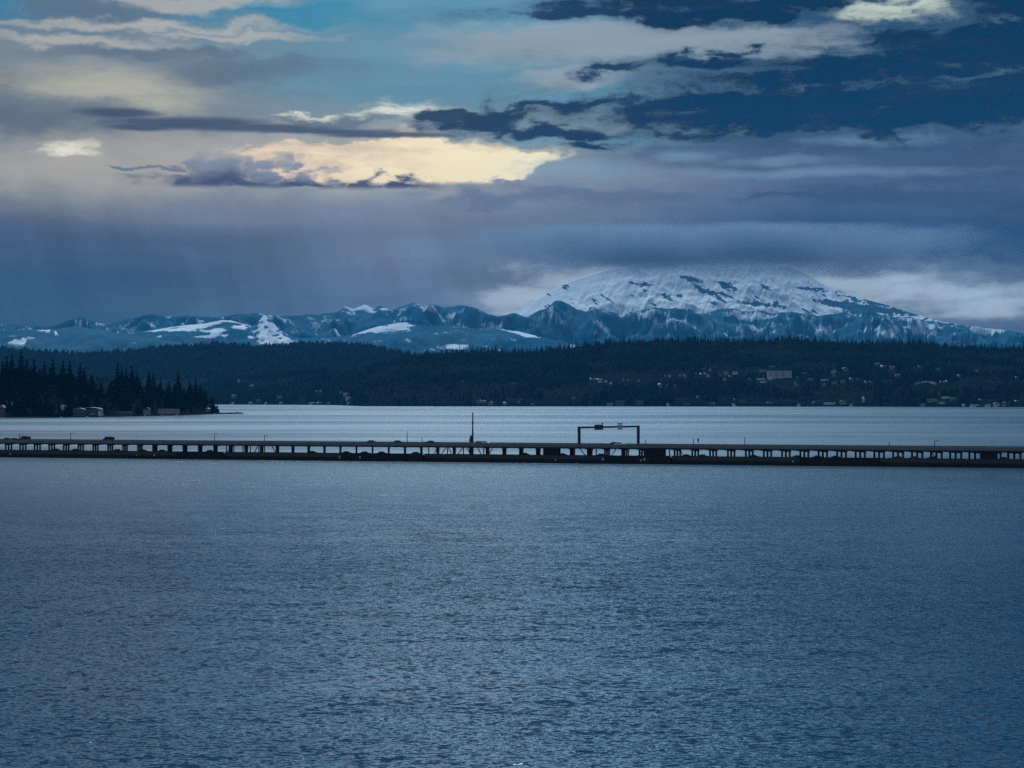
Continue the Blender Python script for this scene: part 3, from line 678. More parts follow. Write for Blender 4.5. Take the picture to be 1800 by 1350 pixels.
def bare_mesh(h, seed, wid=.34, n=420):
    r = random.Random(seed); v = []; f = []
    for i in range(n):
        z = h * (.2 + .8 * r.random() ** .8); t = z / h; R_ = h * wid * math.sin(min(1, (1 - t) * 1.6 + .12) * 1.5)
        a = r.random() * 6.28; q = R_ * r.random() ** .5; x, y = q * math.cos(a), q * math.sin(a)
        d = Vector((x * .6 + r.uniform(-.5, .5), y * .6 + r.uniform(-.5, .5), h * .1)).normalized() * h * r.uniform(.06, .13); w = h * .008
        b0 = len(v); v += [(x - w, y, z), (x + w, y + w, z), (x + d.x, y + d.y, z + d.z)]; f.append((b0, b0 + 1, b0 + 2))
    return v, f
TV = []
for i in range(7):
    h = 30.0; v, f = conifer_mesh(h, 40 + i, 30 + i % 3 * 3, [.16, .13, .19, .15, .21, .14, .17][i])
    TV.append((bpy.data.meshes.new('conifer_crown'), bpy.data.meshes.new('conifer_trunk')))
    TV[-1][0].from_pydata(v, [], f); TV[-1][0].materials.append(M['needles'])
    tb = MB().tube((0, 0, -2), (0, 0, h * .98), .45, .04, 7); TV[-1][1].from_pydata(tb.v, [], tb.f); TV[-1][1].materials.append(M['bark'])
def hsec(u):      # where along the headland
    return 'at the left frame edge' if u < 60 else 'left of the big waterfront house' if u < 125 else 'above the big waterfront house' if u < 190 else 'above the very long dim boathouse' if u < 245 else 'above the pale-fronted boathouses' if u < 325 else 'near the headland tip'
def ssec(u):
    return 'left of the mast' if u < 831 else 'between mast and gantry' if u < 1015 else 'above the sign gantry' if u < 1125 else 'between gantry and apartment block' if u < 1345 else 'above the apartment block' if u < 1400 else 'right of the apartment block' if u < 1600 else 'near the right frame edge'
BV = []
for i in range(4):
    v, f = bare_mesh(18.0, 80 + i, [.34, .28, .14, .4][i]); me = bpy.data.meshes.new('bare_crown'); me.from_pydata(v, [], f); me.materials.append(M['twigs'])
    tb = MB().tube((0, 0, -1), (0, 0, 12), .3, .06, 6)
    for k in range(7):
        a = k * 2.4; tb.tube((0, 0, 3 + k), (math.cos(a) * 3.2 * [1, .8, .4, 1.1][i], math.sin(a) * 3.2 * [1, .8, .4, 1.1][i], 8 + k), .14, .03, 5)
    m2 = bpy.data.meshes.new('bare_trunk'); m2.from_pydata(tb.v, [], tb.f); m2.materials.append(M['grey_bark']); BV.append((me, m2))
def put_tree(name, meshes, loc, h, base_h, label, group, wide=1.0, cat='tree'):
    o = empty(name, loc, random.random() * 6.28, label, cat, group); k = h / base_h; o.scale = (k * wide, k * wide, k)
    for n, me in (('trunk', meshes[1]), ('crown', meshes[0])):
        c = bpy.data.objects.new(n, me); COL.objects.link(c); c.parent = o
    return o

# ------------------------------------------------------------------ headland on the left
sky_h = [(-80, 628), (-20, 630), (5, 633), (20, 626), (35, 622), (60, 632), (110, 634), (140, 638), (155, 652), (180, 652), (200, 646), (215, 645), (235, 644), (250, 658), (275, 662), (300, 668), (312, 664), (335, 670), (355, 676), (370, 692), (380, 701), (386, 712), (395, 723)]
shore_h = [(-80, 736), (0, 734.5), (100, 734), (200, 732.5), (300, 730.5), (380, 728), (430, 727)]
def head_shore(u): return CH * F / (np.interp(u, *zip(*shore_h)) - HY)
def head_ground(u, Y):        # ground height
    ys = head_shore(u); t = (Y - ys)
    top_v = np.interp(u, *zip(*sky_h)); crest = np.maximum(2.0, CH + (ys + 260) * (HY - top_v) / F - 29)
    return np.where(t < 0, -1.5 + 0 * t, 1.0 + (crest - 1.0) * np.clip((t - 25) / 260, 0, 1) ** .8) * np.clip((t + 8) / 10, -.5, 1)
def build_headland():
    us = np.linspace(-90, 432, 200); ts = np.concatenate([np.linspace(-12, 60, 16), np.linspace(75, 420, 24), [600]])
    U, T = np.meshgrid(us, ts); Y = head_shore(U) + T; X = Y * (U - 900) / F
    Z = head_ground(U, Y) + .6 * fbm(X / 20, Y / 20, 3) * (T > 5) - .002 * np.clip(T - 420, 0, 999) * 200
    Z = np.where(U > 386, np.where((T > 2) & (T < 36), np.clip((428 - U) / 4, -1, 1) * (1.9 + .5 * fbm(X / 9, Y / 9, 3)), -1.5), Z)
    verts = np.stack([X, Y, Z], -1).reshape(-1, 3); nu = len(us)
    i = np.arange(len(ts) - 1)[:, None] * nu + np.arange(nu - 1)[None, :]
    struct(mesh_obj('headland', verts, np.stack([i, i + 1, i + nu + 1, i + nu], -1).reshape(-1, 4), M['soil'], smooth=True))
build_headland()
def headpos(u, t):
    Y = float(head_shore(u) + t); return Vector((Y * (u - 900) / F, Y, float(head_ground(np.array(u * 1.0), np.array(Y)))))
tall = [(5, 633, 'c'), (12, 624, 'c'), (21, 622, 'c'), (37, 614, 'c'), (47, 630, 'c'), (60, 630, 'c'), (78, 633, 'c'), (93, 629, 'c'), (111, 632, 'c'), (123, 633, 'c'), (141, 637, 'c'), (148, 645, 'c'), (207, 638, 'c'), (214, 645, 'c'), (222, 648, 'c'), (232, 641, 'c'), (240, 652, 'c'), (262, 651, 'c'), (270, 655, 'c'), (282, 664, 'c'), (297, 668, 'c'), (313, 652, 'c'), (334, 668, 'c'), (344, 665, 'c'), (352, 674, 'c'), (361, 686, 'c'), (374, 695, 'c')]
LB = {37: 'tallest pointed conifer at the left end of the dark headland', 313: 'tall shaggy conifer standing clear on the right half of headland', 207: 'left one of the two tall conifers midway along the headland', 232: 'right one of the two tall conifers midway along the headland',
      374: 'small conifer last in line above the headland tip', 141: 'sloping-topped conifer at the left edge of the gap with bare trees', 12: 'pointed conifer near the left frame edge of headland, left of the tallest'}
HG = 'dark conifers along the headland'
for u, v, k in tall:
    t = 230 if u < 300 else 120; p = headpos(u, t); top = CH + p.y * (HY - v) / F
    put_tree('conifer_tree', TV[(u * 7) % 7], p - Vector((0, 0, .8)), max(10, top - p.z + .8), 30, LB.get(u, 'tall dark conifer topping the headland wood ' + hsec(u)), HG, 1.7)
cnt = 0; rowsec = {}
for row, (t, hh) in enumerate(((24, 17), (48, 20), (85, 23), (130, 24), (180, 25), (225, 25))):
    u = -70 + row * 3.7
    while u < 386:
        uu = u + rng.uniform(-3, 3); p = headpos(uu, t + rng.uniform(-14, 14))
        skyv = float(np.interp(uu, *zip(*sky_h))); maxh = CH + p.y * (HY - skyv) / F - p.z - 2
        h = min(hh * rng.uniform(.75, 1.2), maxh)
        house = row == 0 and (120 < uu < 190 or 248 < uu < 320 or uu > 368 or uu < 30)
        if h > 5 and not house:
            if row < 2 and rng.random() < .22 and h > 8:
                put_tree('bare_tree', BV[cnt % 4], p, min(h, 18), 18, 'leafless greyish tree on the headland shore ' + hsec(uu), 'bare trees along the headland')
            else:
                sc_ = hsec(uu); k_ = rowsec.get((row, sc_), 0); rowsec[(row, sc_)] = k_ + 1
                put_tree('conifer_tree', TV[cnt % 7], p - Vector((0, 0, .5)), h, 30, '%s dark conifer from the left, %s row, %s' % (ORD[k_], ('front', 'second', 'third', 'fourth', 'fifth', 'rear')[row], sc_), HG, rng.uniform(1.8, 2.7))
            cnt += 1
        u += 12.5 + row * 1.0
for u, t, h in ((172, 235, 24), (180, 240, 23), (188, 230, 22), (196, 240, 20), (99, 40, 30), (75, 50, 20), (83, 60, 22), (345, 30, 14), (338, 32, 11)):
    put_tree('bare_tree', BV[2] if u == 99 else BV[u % 4], headpos(u, t), h, 18, 'slim tall bare poplar standing on the left headland shore' if u == 99 else ('leafless grey tree showing in the gap of the headland wood' if t > 200 else 'leafless grey shore tree ' + hsec(u)), 'bare trees along the headland')
NCON = len([o for o in COL.objects if o.name.startswith('conifer_tree')])

# ------------------------------------------------------------------ forested hills across the lake
def fv(h): return h
hillA = [(-80, 610), (0, 613), (60, 618), (100, 620), (150, 622), (210, 619), (265, 613), (300, 610), (350, 607), (380, 604), (420, 606), (450, 609), (500, 607), (530, 604), (570, 604), (610, 604), (640, 608), (670, 612), (700, 618), (730, 626), (770, 640), (820, 660), (900, 700), (950, 712)]
hillB = [(300, 700), (380, 672), (420, 664), (470, 658), (520, 655), (570, 652), (600, 656), (640, 650), (670, 640), (700, 633), (720, 627), (760, 624), (800, 621), (850, 618), (900, 620), (940, 619), (970, 615), (1000, 611), (1030, 608), (1060, 605), (1100, 602), (1150, 600), (1200, 600), (1250, 600), (1300, 601), (1350, 599), (1400, 598), (1450, 603), (1500, 604), (1560, 606), (1590, 603), (1640, 606), (1660, 611), (1700, 611), (1750, 613), (1800, 614), (1900, 616)]
shoreB = [(200, 711.3), (380, 711.3), (520, 711.5), (590, 712.3), (640, 714), (1000, 714.4), (1500, 714.8), (1900, 716)]
class Hill:
    def __init__(s, prof, shore_fn, depth, tree, seed):
        s.pr = list(zip(*prof)); s.sh = shore_fn; s.d = depth; s.tree = tree; s.seed = seed
    def ground(s, u, Y):
        ys = s.sh(u); yc = ys + s.d; vc = np.interp(u, *s.pr)
        zc = np.maximum(3, CH + yc * (HY - vc) / F)
        t = (Y - ys) / s.d; X = Y * (u - 900) / F
        q = np.clip(t, 0, 1)
        z = 1.5 + (zc - 1.5) * (q ** .85) + 26 * np.sin(np.pi * q) * (fbm(X / 420 + s.seed, Y / 420, 4))
        z = np.where(t > 1, zc * (1 - .3 * (t - 1)), z)
        lim = CH + Y * (HY - vc) / F
        return np.where(t < 0, -3, np.minimum(z, np.maximum(lim, 1.5)))
    def mesh(s, name, u0, u1, m):
        us = np.linspace(u0, u1, 500); ts = np.concatenate([[-.03, -.001], np.linspace(0.002, 1.5, 60)])
        U, T = np.meshgrid(us, ts); Y = s.sh(U) + T * s.d; Z = s.ground(U, Y); X = Y * (U - 900) / F
        nu = len(us); i = np.arange(len(ts) - 1)[:, None] * nu + np.arange(nu - 1)[None, :]
        return struct(mesh_obj(name, np.stack([X, Y, Z], -1).reshape(-1, 3), np.stack([i, i + 1, i + nu + 1, i + nu], -1).reshape(-1, 4), m, smooth=True))
HA = Hill(hillA, lambda u: 8200 + 0 * u, 1500, 26, 2.2)
HB = Hill(hillB, lambda u: CH * F / (np.interp(u, *zip(*shoreB)) - HY), 1500, 26, 6.4)
HA.mesh('left_forested_hill', -100, 960, M['soil']); HB.mesh('right_forested_hill', 290, 1900, M['soil'])

def ray_ground(hill, u, v):
    ys = float(hill.sh(np.array(float(u)))); Y = np.linspace(ys + 4, ys + hill.d, 900); z = hill.ground(np.full(900, float(u)), Y)
    vv = HY - (z - CH) / Y * F; i = int(np.argmax(vv <= v)) if (vv <= v).any() else 899
    return Vector((Y[i] * (u - 900) / F, Y[i], z[i]))
# houses: (u, v of the base, width px, height px, wall, roof)
def make_house(wall, roof, flat):
    r = empty('house', (0, 0, 0))
    MB().box(-.5, .5, -.5, .5, -1.2, .62 if not flat else .86).build('wall', M[wall], r)
    if flat: MB().box(-.54, .54, -.54, .54, .862, 1.0).build('roof', M[roof], r)
    else: MB().prism([(-.58, .60), (.58, .60), (.5, .72), (.16, 1.0), (-.16, 1.0), (-.5, .72)], -.58, .58).build('roof', M[roof], r)
    for x in (-.32, 0, .32):
        w = MB().box(x - .09, x + .09, -.515, -.503, .22, .48).build('window', M['glass'], r)
        MB().box(x - .105, x + .105, -.512, -.504, .17, .215).build('sill', M['white_wall'], w)
    MB().box(.14, .20, -.514, -.503, -.1, .18).build('door', M['wood'], r)
    learn(r); return r
HP = {}
HOUSES = []
def place_house(p, w, h, wall, roof, flat, label, group, cat='house', rz=0, name='house', depth=None):
    key = (wall, roof, flat)
    if key not in HP: HP[key] = [make_house(*key), False]
    pr, used = HP[key]; o = pr if not used else copy_tree(pr); HP[key][1] = True
    o.name = name; o.location = p; o.scale = (w, depth or max(8, w * .8), h); o.rotation_euler = (0, 0, rz); tag(o, label, cat, group); return o
WW, GW, TW, DM = 'white_wall', 'grey_wall', 'tan_wall', 'dim_wall'; PR, GR, DR = 'pale_roof', 'grey_roof', 'dark_roof'
clusters = [
 ('%s pale house from the left on the far shore right beside the headland', 'small houses by the far shore near the headland', [(408, 710, 6, 3, WW, GR), (411, 698, 9, 5, GW, PR), (440, 709, 7, 3, WW, PR), (454, 706, 8, 5, GW, GR), (467, 710, 4, 3, WW, PR), (494, 709, 6, 3, WW, PR), (491, 700, 9, 5, GW, PR), (548, 710, 9, 4, WW, PR), (562, 709, 10, 3, GW, PR), (577, 710, 7, 3, GW, PR), (612, 710, 7, 3, WW, PR)]),
 ('%s small house from the left among trees on the hillside left of centre', 'houses in the trees left of centre', [(420, 671, 4, 6, WW, GR), (441, 679, 8, 3, GW, PR), (557, 688, 5, 3, WW, GR), (564, 688, 4, 4, WW, GR), (598, 691, 3, 3, GW, GR), (813, 671, 4, 4, GW, GR), (903, 675, 5, 3, GW, PR)]),
 ('%s of the white houses stacked at the wooded point left of centre', 'white houses at the wooded point', [(608, 694, 9, 4, WW, PR), (612, 702, 11, 6, WW, GR)]),
 ('%s shoreline house from the left, straight behind the tall mast', 'shoreline houses behind the mast', [(842, 708, 10, 6, GW, GR), (850, 708, 8, 5, GW, PR), (862, 711, 8, 6, GW, GR), (888, 710, 6, 4, WW, PR), (905, 703, 34, 3, DM, GR), (912, 708, 5, 3, GW, PR), (936, 711, 6, 3, GW, GR)]),
 ('%s bright house from the left in the short slanting row above the gantry', 'slanting row of bright houses', [(1039, 667, 4, 3, WW, PR), (1046, 667, 5, 3, WW, PR), (1052, 668, 5, 3, WW, PR), (1057, 668, 4, 3, WW, PR), (1055, 672, 7, 3, WW, PR), (1065, 672, 5, 4, WW, PR), (1073, 675, 4, 3, WW, PR)]),
 ('%s pale house from the left, mid slope between gantry and apartment block', 'scattered mid-slope houses', [(1096, 669, 4, 5, GW, GR), (1103, 672, 5, 6, DM, GR), (1122, 671, 4, 4, GW, GR), (1160, 680, 7, 7, GW, PR), (1172, 680, 4, 5, DM, GR), (1186, 680, 4, 4, GW, PR), (1169, 662, 3, 4, GW, GR), (1177, 662, 4, 4, WW, GR), (1195, 662, 5, 5, GW, GR), (1204, 663, 6, 6, GW, GR), (1223, 658, 4, 4, GW, GR), (1232, 659, 4, 4, WW, PR), (1240, 658, 5, 3, WW, PR), (1245, 662, 6, 4, WW, PR), (1236, 650, 4, 4, GW, GR), (1248, 651, 4, 3, WW, PR), (1265, 661, 5, 7, DM, GR), (1276, 659, 8, 6, GW, PR), (1292, 658, 9, 6, WW, GR), (1274, 668, 4, 4, WW, GR), (1283, 662, 4, 3, WW, GR)]),
 ('%s low shore house from the left on the shore behind the gantry', 'low shore houses behind the gantry', [(1008, 701, 8, 5, GW, GR), (1072, 713, 12, 4, GW, PR), (1090, 712, 16, 8, DM, GR), (1125, 711, 12, 7, DM, GR), (1174, 712, 5, 3, WW, PR), (1226, 699, 4, 4, WW, GR), (1207, 711, 14, 3, DM, GR)]),
 ('%s house from the left closely around the long pale apartment block', 'houses around the apartment block', [(1318, 667, 4, 3, GW, GR), (1341, 653, 13, 4, GW, GR), (1358, 646, 13, 4, GW, GR), (1338, 667, 15, 3, WW, GR), (1341, 672, 10, 3, WW, GR), (1356, 668, 5, 5, GW, GR), (1401, 664, 5, 3, GW, GR), (1400, 678, 8, 8, GW, DR), (1414, 656, 10, 2, GW, GR), (1424, 668, 10, 3, GW, PR), (1449, 669, 13, 3, WW, PR), (1448, 677, 4, 4, WW, GR)]),
 ('%s hillside house from the left, right of the pale apartment block', 'hillside houses on the right', [(1465, 655, 9, 6, WW, GR), (1466, 661, 5, 4, GW, GR), (1486, 652, 11, 7, GW, GR), (1466, 675, 9, 5, GW, GR), (1481, 673, 9, 6, GW, GR), (1496, 672, 6, 9, DM, GR), (1511, 668, 12, 3, DM, GR), (1543, 640, 11, 3, WW, PR), (1552, 645, 8, 3, GW, PR), (1568, 649, 11, 6, GW, PR), (1577, 661, 8, 5, WW, GR), (1522, 672, 6, 3, WW, GR), (1531, 672, 5, 3, GW, GR), (1560, 671, 13, 4, DM, GR), (1616, 645, 6, 3, WW, GR), (1607, 648, 4, 3, GW, GR), (1648, 650, 7, 4, GW, GR), (1686, 661, 6, 3, WW, GR), (1717, 652, 5, 4, WW, GR), (1787, 666, 5, 5, GW, GR), (1742, 673, 11, 3, DM, GR), (1724, 705, 8, 4, DM, GR)]),
 ('%s bright dot-like house from the left in the level row on the right', 'level row of bright houses', [(1611, 675, 4, 3, WW, PR), (1616, 673, 3, 2, WW, PR), (1622, 673, 3, 3, WW, PR), (1627, 672, 5, 3, WW, PR), (1634, 673, 4, 3, WW, PR), (1639, 674, 4, 4, WW, PR), (1644, 675, 4, 3, WW, PR), (1653, 673, 3, 4, GW, PR), (1659, 672, 4, 3, WW, PR), (1664, 671, 4, 3, WW, PR)]),
 ('%s waterfront house from the left on the right-hand far shore', 'waterfront houses on the right', [(1252, 711, 9, 4, DM, GR), (1290, 713, 5, 3, WW, GR), (1291, 703, 3, 3, GW, GR), (1306, 707, 12, 5, DM, GR), (1353, 710, 12, 4, DM, GR), (1404, 713, 6, 3, WW, PR), (1429, 709, 5, 4, GW, GR), (1458, 710, 21, 3, WW, PR), (1482, 710, 12, 7, GW, GR), (1496, 713, 6, 4, WW, GR), (1518, 706, 4, 9, WW, PR), (1623, 713, 9, 4, GW, GR), (1638, 706, 18, 6, GW, GR), (1662, 700, 14, 4, WW, GR), (1676, 703, 10, 5, GW, PR), (1656, 709, 11, 4, WW, GR), (1694, 713, 6, 3, WW, GR), (1713, 714, 16, 3, WW, PR), (1736, 714, 11, 3, WW, PR), (1742, 705, 14, 3, DM, GR), (1752, 713, 11, 6, WW, GR), (1765, 713, 7, 8, GW, GR), (1787, 708, 10, 5, DM, GR), (1650, 693, 3, 3, GW, GR)]),
]
clear_zones = []
for lab, grpname, lst in clusters:
    lst = sorted(lst)
    for k, (u, v, w, h, wall, roof) in enumerate(lst):
        p = ray_ground(HB, u, v + .5); m_ = p.y / F
        fl = (u * 7 + v) % 3 == 0 or w > 12
        place_house(p, w * m_ * .93, max(3.2, h * m_), wall, roof, fl, lab % ORD[k], grpname, rz=random.uniform(-.3, .3) * (w < 12), depth=9)
        clear_zones.append((u - w / 2 - 1, u + w / 2 + 1, v - h * .85, v + 1.0, p.y))
# the long apartment block
p = ray_ground(HB, 1371, 665); m_ = p.y / F
apt = empty('apartment_block', p, .05, 'long pale apartment block with rows of windows, largest building on the hillside', 'apartment block')
W_ = 42 * m_; H_ = 13 * m_
MB().box(-W_ / 2, W_ / 2, 0, 16, -6, H_).build('wall', M[WW], apt)
MB().box(-W_ / 2 - .6, W_ / 2 + .6, -.6, 16.6, H_ + .002, H_ + 1.2).build('roof', M[GR], apt)
for r_ in range(4):
    for c_ in range(11):
        x = -W_ / 2 + (c_ + .5) * W_ / 11; z_ = 1.5 + r_ * H_ / 4.2
        wi = MB().box(x - 1.9, x + 1.9, -.06, -.003, z_, z_ + 3.4).build('window', M['glass'], apt)
for c_ in range(4):
    x = -W_ / 2 + (c_ + .5) * W_ / 4; MB().box(x - 1.2, x + 1.2, -1.6, -.07, -1, H_ - 1).build('balcony_stack', M[GW], apt)
clear_zones.append((1350, 1394, 651, 667, p.y))

# forests: a joined mesh of thousands of trees
def lo_conifer(seed):
    r = random.Random(seed); v = []; f = []
    for i in range(7):
        t = i / 7; z0 = .05 + .95 * t; z1 = z0 + .24 * (1 - t * .4); R_ = .20 * (1 - t) ** .8 + .02; n = 5; b0 = len(v)
        for k in range(n):
            a = 6.283 * (k + r.random() * .6) / n; q = R_ * r.uniform(.55, 1.25); v.append((q * math.cos(a), q * math.sin(a), z0 - r.uniform(0, .05)))
        v.append((r.uniform(-.01, .01), r.uniform(-.01, .01), min(1.0, z1)))
        f += [(b0 + k, b0 + (k + 1) % n, b0 + n) for k in range(n)]
    return np.array(v), np.array(f)
def lo_round(seed):
    r = random.Random(seed); v = []; f = []
    for i in range(34):
        a = r.random() * 6.28; z = r.uniform(.25, .95); q = .32 * math.sqrt(max(0, 1 - ((z - .6) / .42) ** 2)) * r.uniform(.4, 1); c = Vector((q * math.cos(a), q * math.sin(a), z)); b0 = len(v)
        for k in range(3): v.append(tuple(c + Vector((r.uniform(-1, 1), r.uniform(-1, 1), r.uniform(-1, 1))).normalized() * .09))
        f.append((b0, b0 + 1, b0 + 2))
    return np.array(v), np.array(f)
LC = [lo_conifer(i) for i in range(8)]; LR = [lo_round(i) for i in range(5)]
def forest(name, pts, hs, wide, lib, m, label, cat):
    Vs = []; Fs = []; off = 0
    for (p, h, w) in zip(pts, hs, wide):
        v, f = lib[int(rng.integers(len(lib)))]; a = rng.random() * 6.28; c, s_ = math.cos(a), math.sin(a)
        x = (v[:, 0] * c - v[:, 1] * s_) * h * w + p[0]; y = (v[:, 0] * s_ + v[:, 1] * c) * h * w + p[1]; z = v[:, 2] * h + p[2] - .5
        Vs.append(np.stack([x, y, z], -1)); Fs.append(f + off); off += len(v)
    o = mesh_obj(name, np.concatenate(Vs), np.concatenate(Fs), m); tag(o, label, cat, kind='stuff'); return o
def scatter(hill, n, u0, u1, tmin=0.0, tmax=1.04, zones=()):
    u = rng.uniform(u0, u1, n); t = tmin + (tmax - tmin) * rng.random(n) ** .9
    Y = hill.sh(u) + t * hill.d + 6; z = hill.ground(u, Y); X = Y * (u - 900) / F
    return u, Y, X, z, t
def visible_clear(u, Y, z, h, w):
    vt = HY - (z + h - CH) / Y * F; vb = HY - (z - CH) / Y * F; hw = h * w * .2 / Y * F; ok = np.ones(len(u), bool)
    for (a, b, c, d, yy) in clear_zones:
        ok &= ~((u + hw > a) & (u - hw < b) & (vt < d - .8) & (vb > c) & (Y < yy + 3))
    return ok
def crop_h(hill, u, Y, z, h, slack):     # keep the skyline near the traced one
    vc = np.interp(u, *hill.pr); lim = CH + Y * (HY - (vc - slack)) / F; return np.minimum(h, np.maximum(lim - z, 4))
u, Y, X, z, t = scatter(HB, 26000, 330, 1900)
h = rng.uniform(13, 27, len(u)); dens = fbm(X / 260, Y / 260, 3)
conif = (dens > -.12) | (t > .8); conif &= ~((t < .25) & (u > 640) & (u < 900) & (rng.random(len(u)) < .75))
h = crop_h(HB, u, Y, z, h, np.where(t > .8, 2 + 3.5 * fbm(u / 22., 0 * u, 3) + 15 * rng.random(len(u)) ** 1.5 * (.5 + 1.3 * (fbm(u / 9., 0 * u + 4, 3) > 0)), 9))
ok = visible_clear(u, Y, z, h, 1.0) & ((t < .85) | (rng.random(len(u)) < .5)); wd = np.where(t > .82, rng.uniform(.55, 1.1, len(u)), rng.uniform(1.0, 2.1, len(u)))
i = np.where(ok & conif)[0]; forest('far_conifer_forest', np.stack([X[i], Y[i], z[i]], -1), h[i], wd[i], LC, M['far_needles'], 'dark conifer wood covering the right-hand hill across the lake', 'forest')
i = np.where(ok & ~conif)[0]; forest('far_bare_woods', np.stack([X[i], Y[i], z[i]], -1), h[i] * .72, rng.uniform(.9, 1.4, len(i)), LR, M['twigs'], 'greyish leafless woods between the conifers on the right-hand hill', 'woods')
u, Y, X, z, t = scatter(HA, 10000, -90, 900, .3)
h = rng.uniform(14, 26, len(u)); h = crop_h(HA, u, Y, z, h, np.where(t > .8, 1 + 2.5 * fbm(u / 20., 0 * u + 9, 3) + 12 * rng.random(len(u)) ** 1.5 * (.5 + 1.2 * (fbm(u / 8., 0 * u + 6, 3) > 0)), 7))
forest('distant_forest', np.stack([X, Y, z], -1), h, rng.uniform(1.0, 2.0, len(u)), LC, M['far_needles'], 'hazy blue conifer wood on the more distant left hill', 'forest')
# the few trees that stick up along the skyline of the right hill, each its own thing
LM = []
for i in range(6):
    v, f = conifer_mesh(26.0, 300 + i, 12, .17); me = bpy.data.meshes.new('skyline_conifer'); me.from_pydata(v, [], f); me.materials.append(M['far_needles']); LM.append(me)
nsk = 300 - NCON - 2; us = np.linspace(706, 1796, nsk) + rng.uniform(-3, 3, nsk)
for k, uu in enumerate(us):
    Y_ = float(HB.sh(np.array(uu))) + HB.d * rng.uniform(.94, 1.0); z_ = float(HB.ground(np.array(uu), np.array(Y_)))
    vc = float(np.interp(uu, *HB.pr)); v_ = vc - rng.uniform(8, 18) - (5 if rng.random() < .15 else 0); hh = CH + Y_ * (HY - v_) / F - z_
    o = bpy.data.objects.new('skyline_conifer_tree', LM[k % 6]); COL.objects.link(o); o.location = (Y_ * (uu - 900) / F, Y_, z_ - 1); q = (hh + 1) / 26; o.scale = (q * .95, q * .95, q); o.rotation_euler = (0, 0, rng.random() * 6)
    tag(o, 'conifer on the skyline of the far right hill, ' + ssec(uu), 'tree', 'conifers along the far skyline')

# ------------------------------------------------------------------ houses, docks and boats on the headland
def on_head(u, v, w, h, wall, roof, flat, label, name='house', cat='house', depth=9, t=None):
    ys = float(head_shore(u)); p = headpos(u, t if t is not None else 14); m_ = p.y / F
    zb = max(.6, CH + p.y * (HY - v) / F); p.z = zb
    return place_house(p, w * m_ * .93, h * m_, wall, roof, flat, label, None, cat, 0, name, depth)
on_head(139, 724, 20, 7, DM, GR, False, 'low dim grey house left of the big pale waterfront house', t=16)
p = headpos(164, 14); m_ = p.y / F; p.z = .6
bh = empty('large_house', p, .04, 'large waterfront house with a pale curved roof edge, biggest on the headland', 'house')
w2 = 15 * m_
MB().box(-w2, w2 * .55, 0, 9, 0, 9.0).build('wall', M[DM], bh)
MB().box(w2 * .56, w2 * 1.05, -1.2, 8, 0, 10.5).build('side_wing', M[GW], bh)
rf = MB(); N_ = 12
for i in range(N_):
    x0 = -w2 * 1.15 + i * 2.1 * w2 / N_; x1 = x0 + 2.1 * w2 / N_; f0 = lambda q: 10.6 + 1.3 * math.sin((q / w2 + 1.25) * 1.35) - .5 * (q / w2)
    rf.v += [(x0, -1.5, f0(x0)), (x1, -1.5, f0(x1)), (x1, 9, f0(x1)), (x0, 9, f0(x0)), (x0, -1.5, f0(x0) + .5), (x1, -1.5, f0(x1) + .5), (x1, 9, f0(x1) + .5), (x0, 9, f0(x0) + .5)]
    n = len(rf.v) - 8; rf.f += [tuple(n + j for j in q) for q in ((0, 3, 2, 1), (4, 5, 6, 7), (0, 1, 5, 4), (1, 2, 6, 5), (2, 3, 7, 6), (3, 0, 4, 7))]
rf.build('roof', M[PR], bh)
for x in np.linspace(-w2 * .85, w2 * .4, 5): 
    for zz in (1.2, 5.0): MB().box(x - 1.2, x + 1.2, -.06, -.003, zz, zz + 2.6).build('window', M['glass'], bh)
MB().box(w2 * .62, w2 * .95, -1.27, -1.203, 1.5, 6.5).build('gable_panel', M[WW], bh)
MB().box(-w2 * .35, w2 * .2, -2.5, -.07, 2.0, 4.6).build('balcony', M[GW], bh)
MB().tube((w2 * 1.12, -2, 0), (w2 * 1.12, -2, 11), .3).build('corner_post', M[WW], bh)
on_head(258, 723, 11, 7, GW, DR, False, 'small grey house alone midway along the headland shore', t=14)
on_head(290, 723, 24, 4, GW, GR, True, 'long low boathouse with pale front right of the small grey house', 'boathouse', 'boathouse', t=10)
on_head(309, 723, 13, 4, GW, GR, True, 'shorter boathouse adjoining the long one on its right', 'boathouse', 'boathouse', t=12)
on_head(220, 728, 26, 4, DM, GR, True, 'very long dim boathouse at the water between the large and small houses', 'boathouse', 'boathouse', t=6)
on_head(365, 720, 7, 3, GW, PR, False, 'tiny shed with light roof near the headland tip', 'shed', 'shed', t=14)
on_head(4, 724, 9, 12, DM, GR, False, 'tall dim house cut by the left frame edge', t=14)
for u, l in ((15, 'left white villa of the pair at the far left'), (22.5, 'right white villa of the pair at the far left')):
    on_head(u, 708, 4, 3.4, WW, PR, True, l, t=70, name='villa')
on_head(109, 716, 4.5, 4, WW, GR, False, 'small pale cottage left of the dim house in the trees', 'cottage', t=30)
on_head(114, 716, 3, 3.4, GW, GR, False, 'tiny grey cottage touching the pale one on its right', 'cottage', t=31)
def dock(u0, u1, v, label, d=4):
    ya = CH * F / (v - HY); x0 = ya * (u0 - 900) / F; x1 = ya * (u1 - 900) / F
    o = empty('dock', ((x0 + x1) / 2, ya, 0), 0, label, 'dock'); h = (x1 - x0) / 2
    MB().box(-h, h, -d / 2, d / 2, .75, 1.1).build('planking', M['wood'], o)
    for x in np.linspace(-h + .5, h - .5, max(3, int(h / 3))): MB().tube((x, -d / 2 - .2, -1), (x, -d / 2 - .2, 1.9), .17, n=6).build('pile', M['wood'], o)
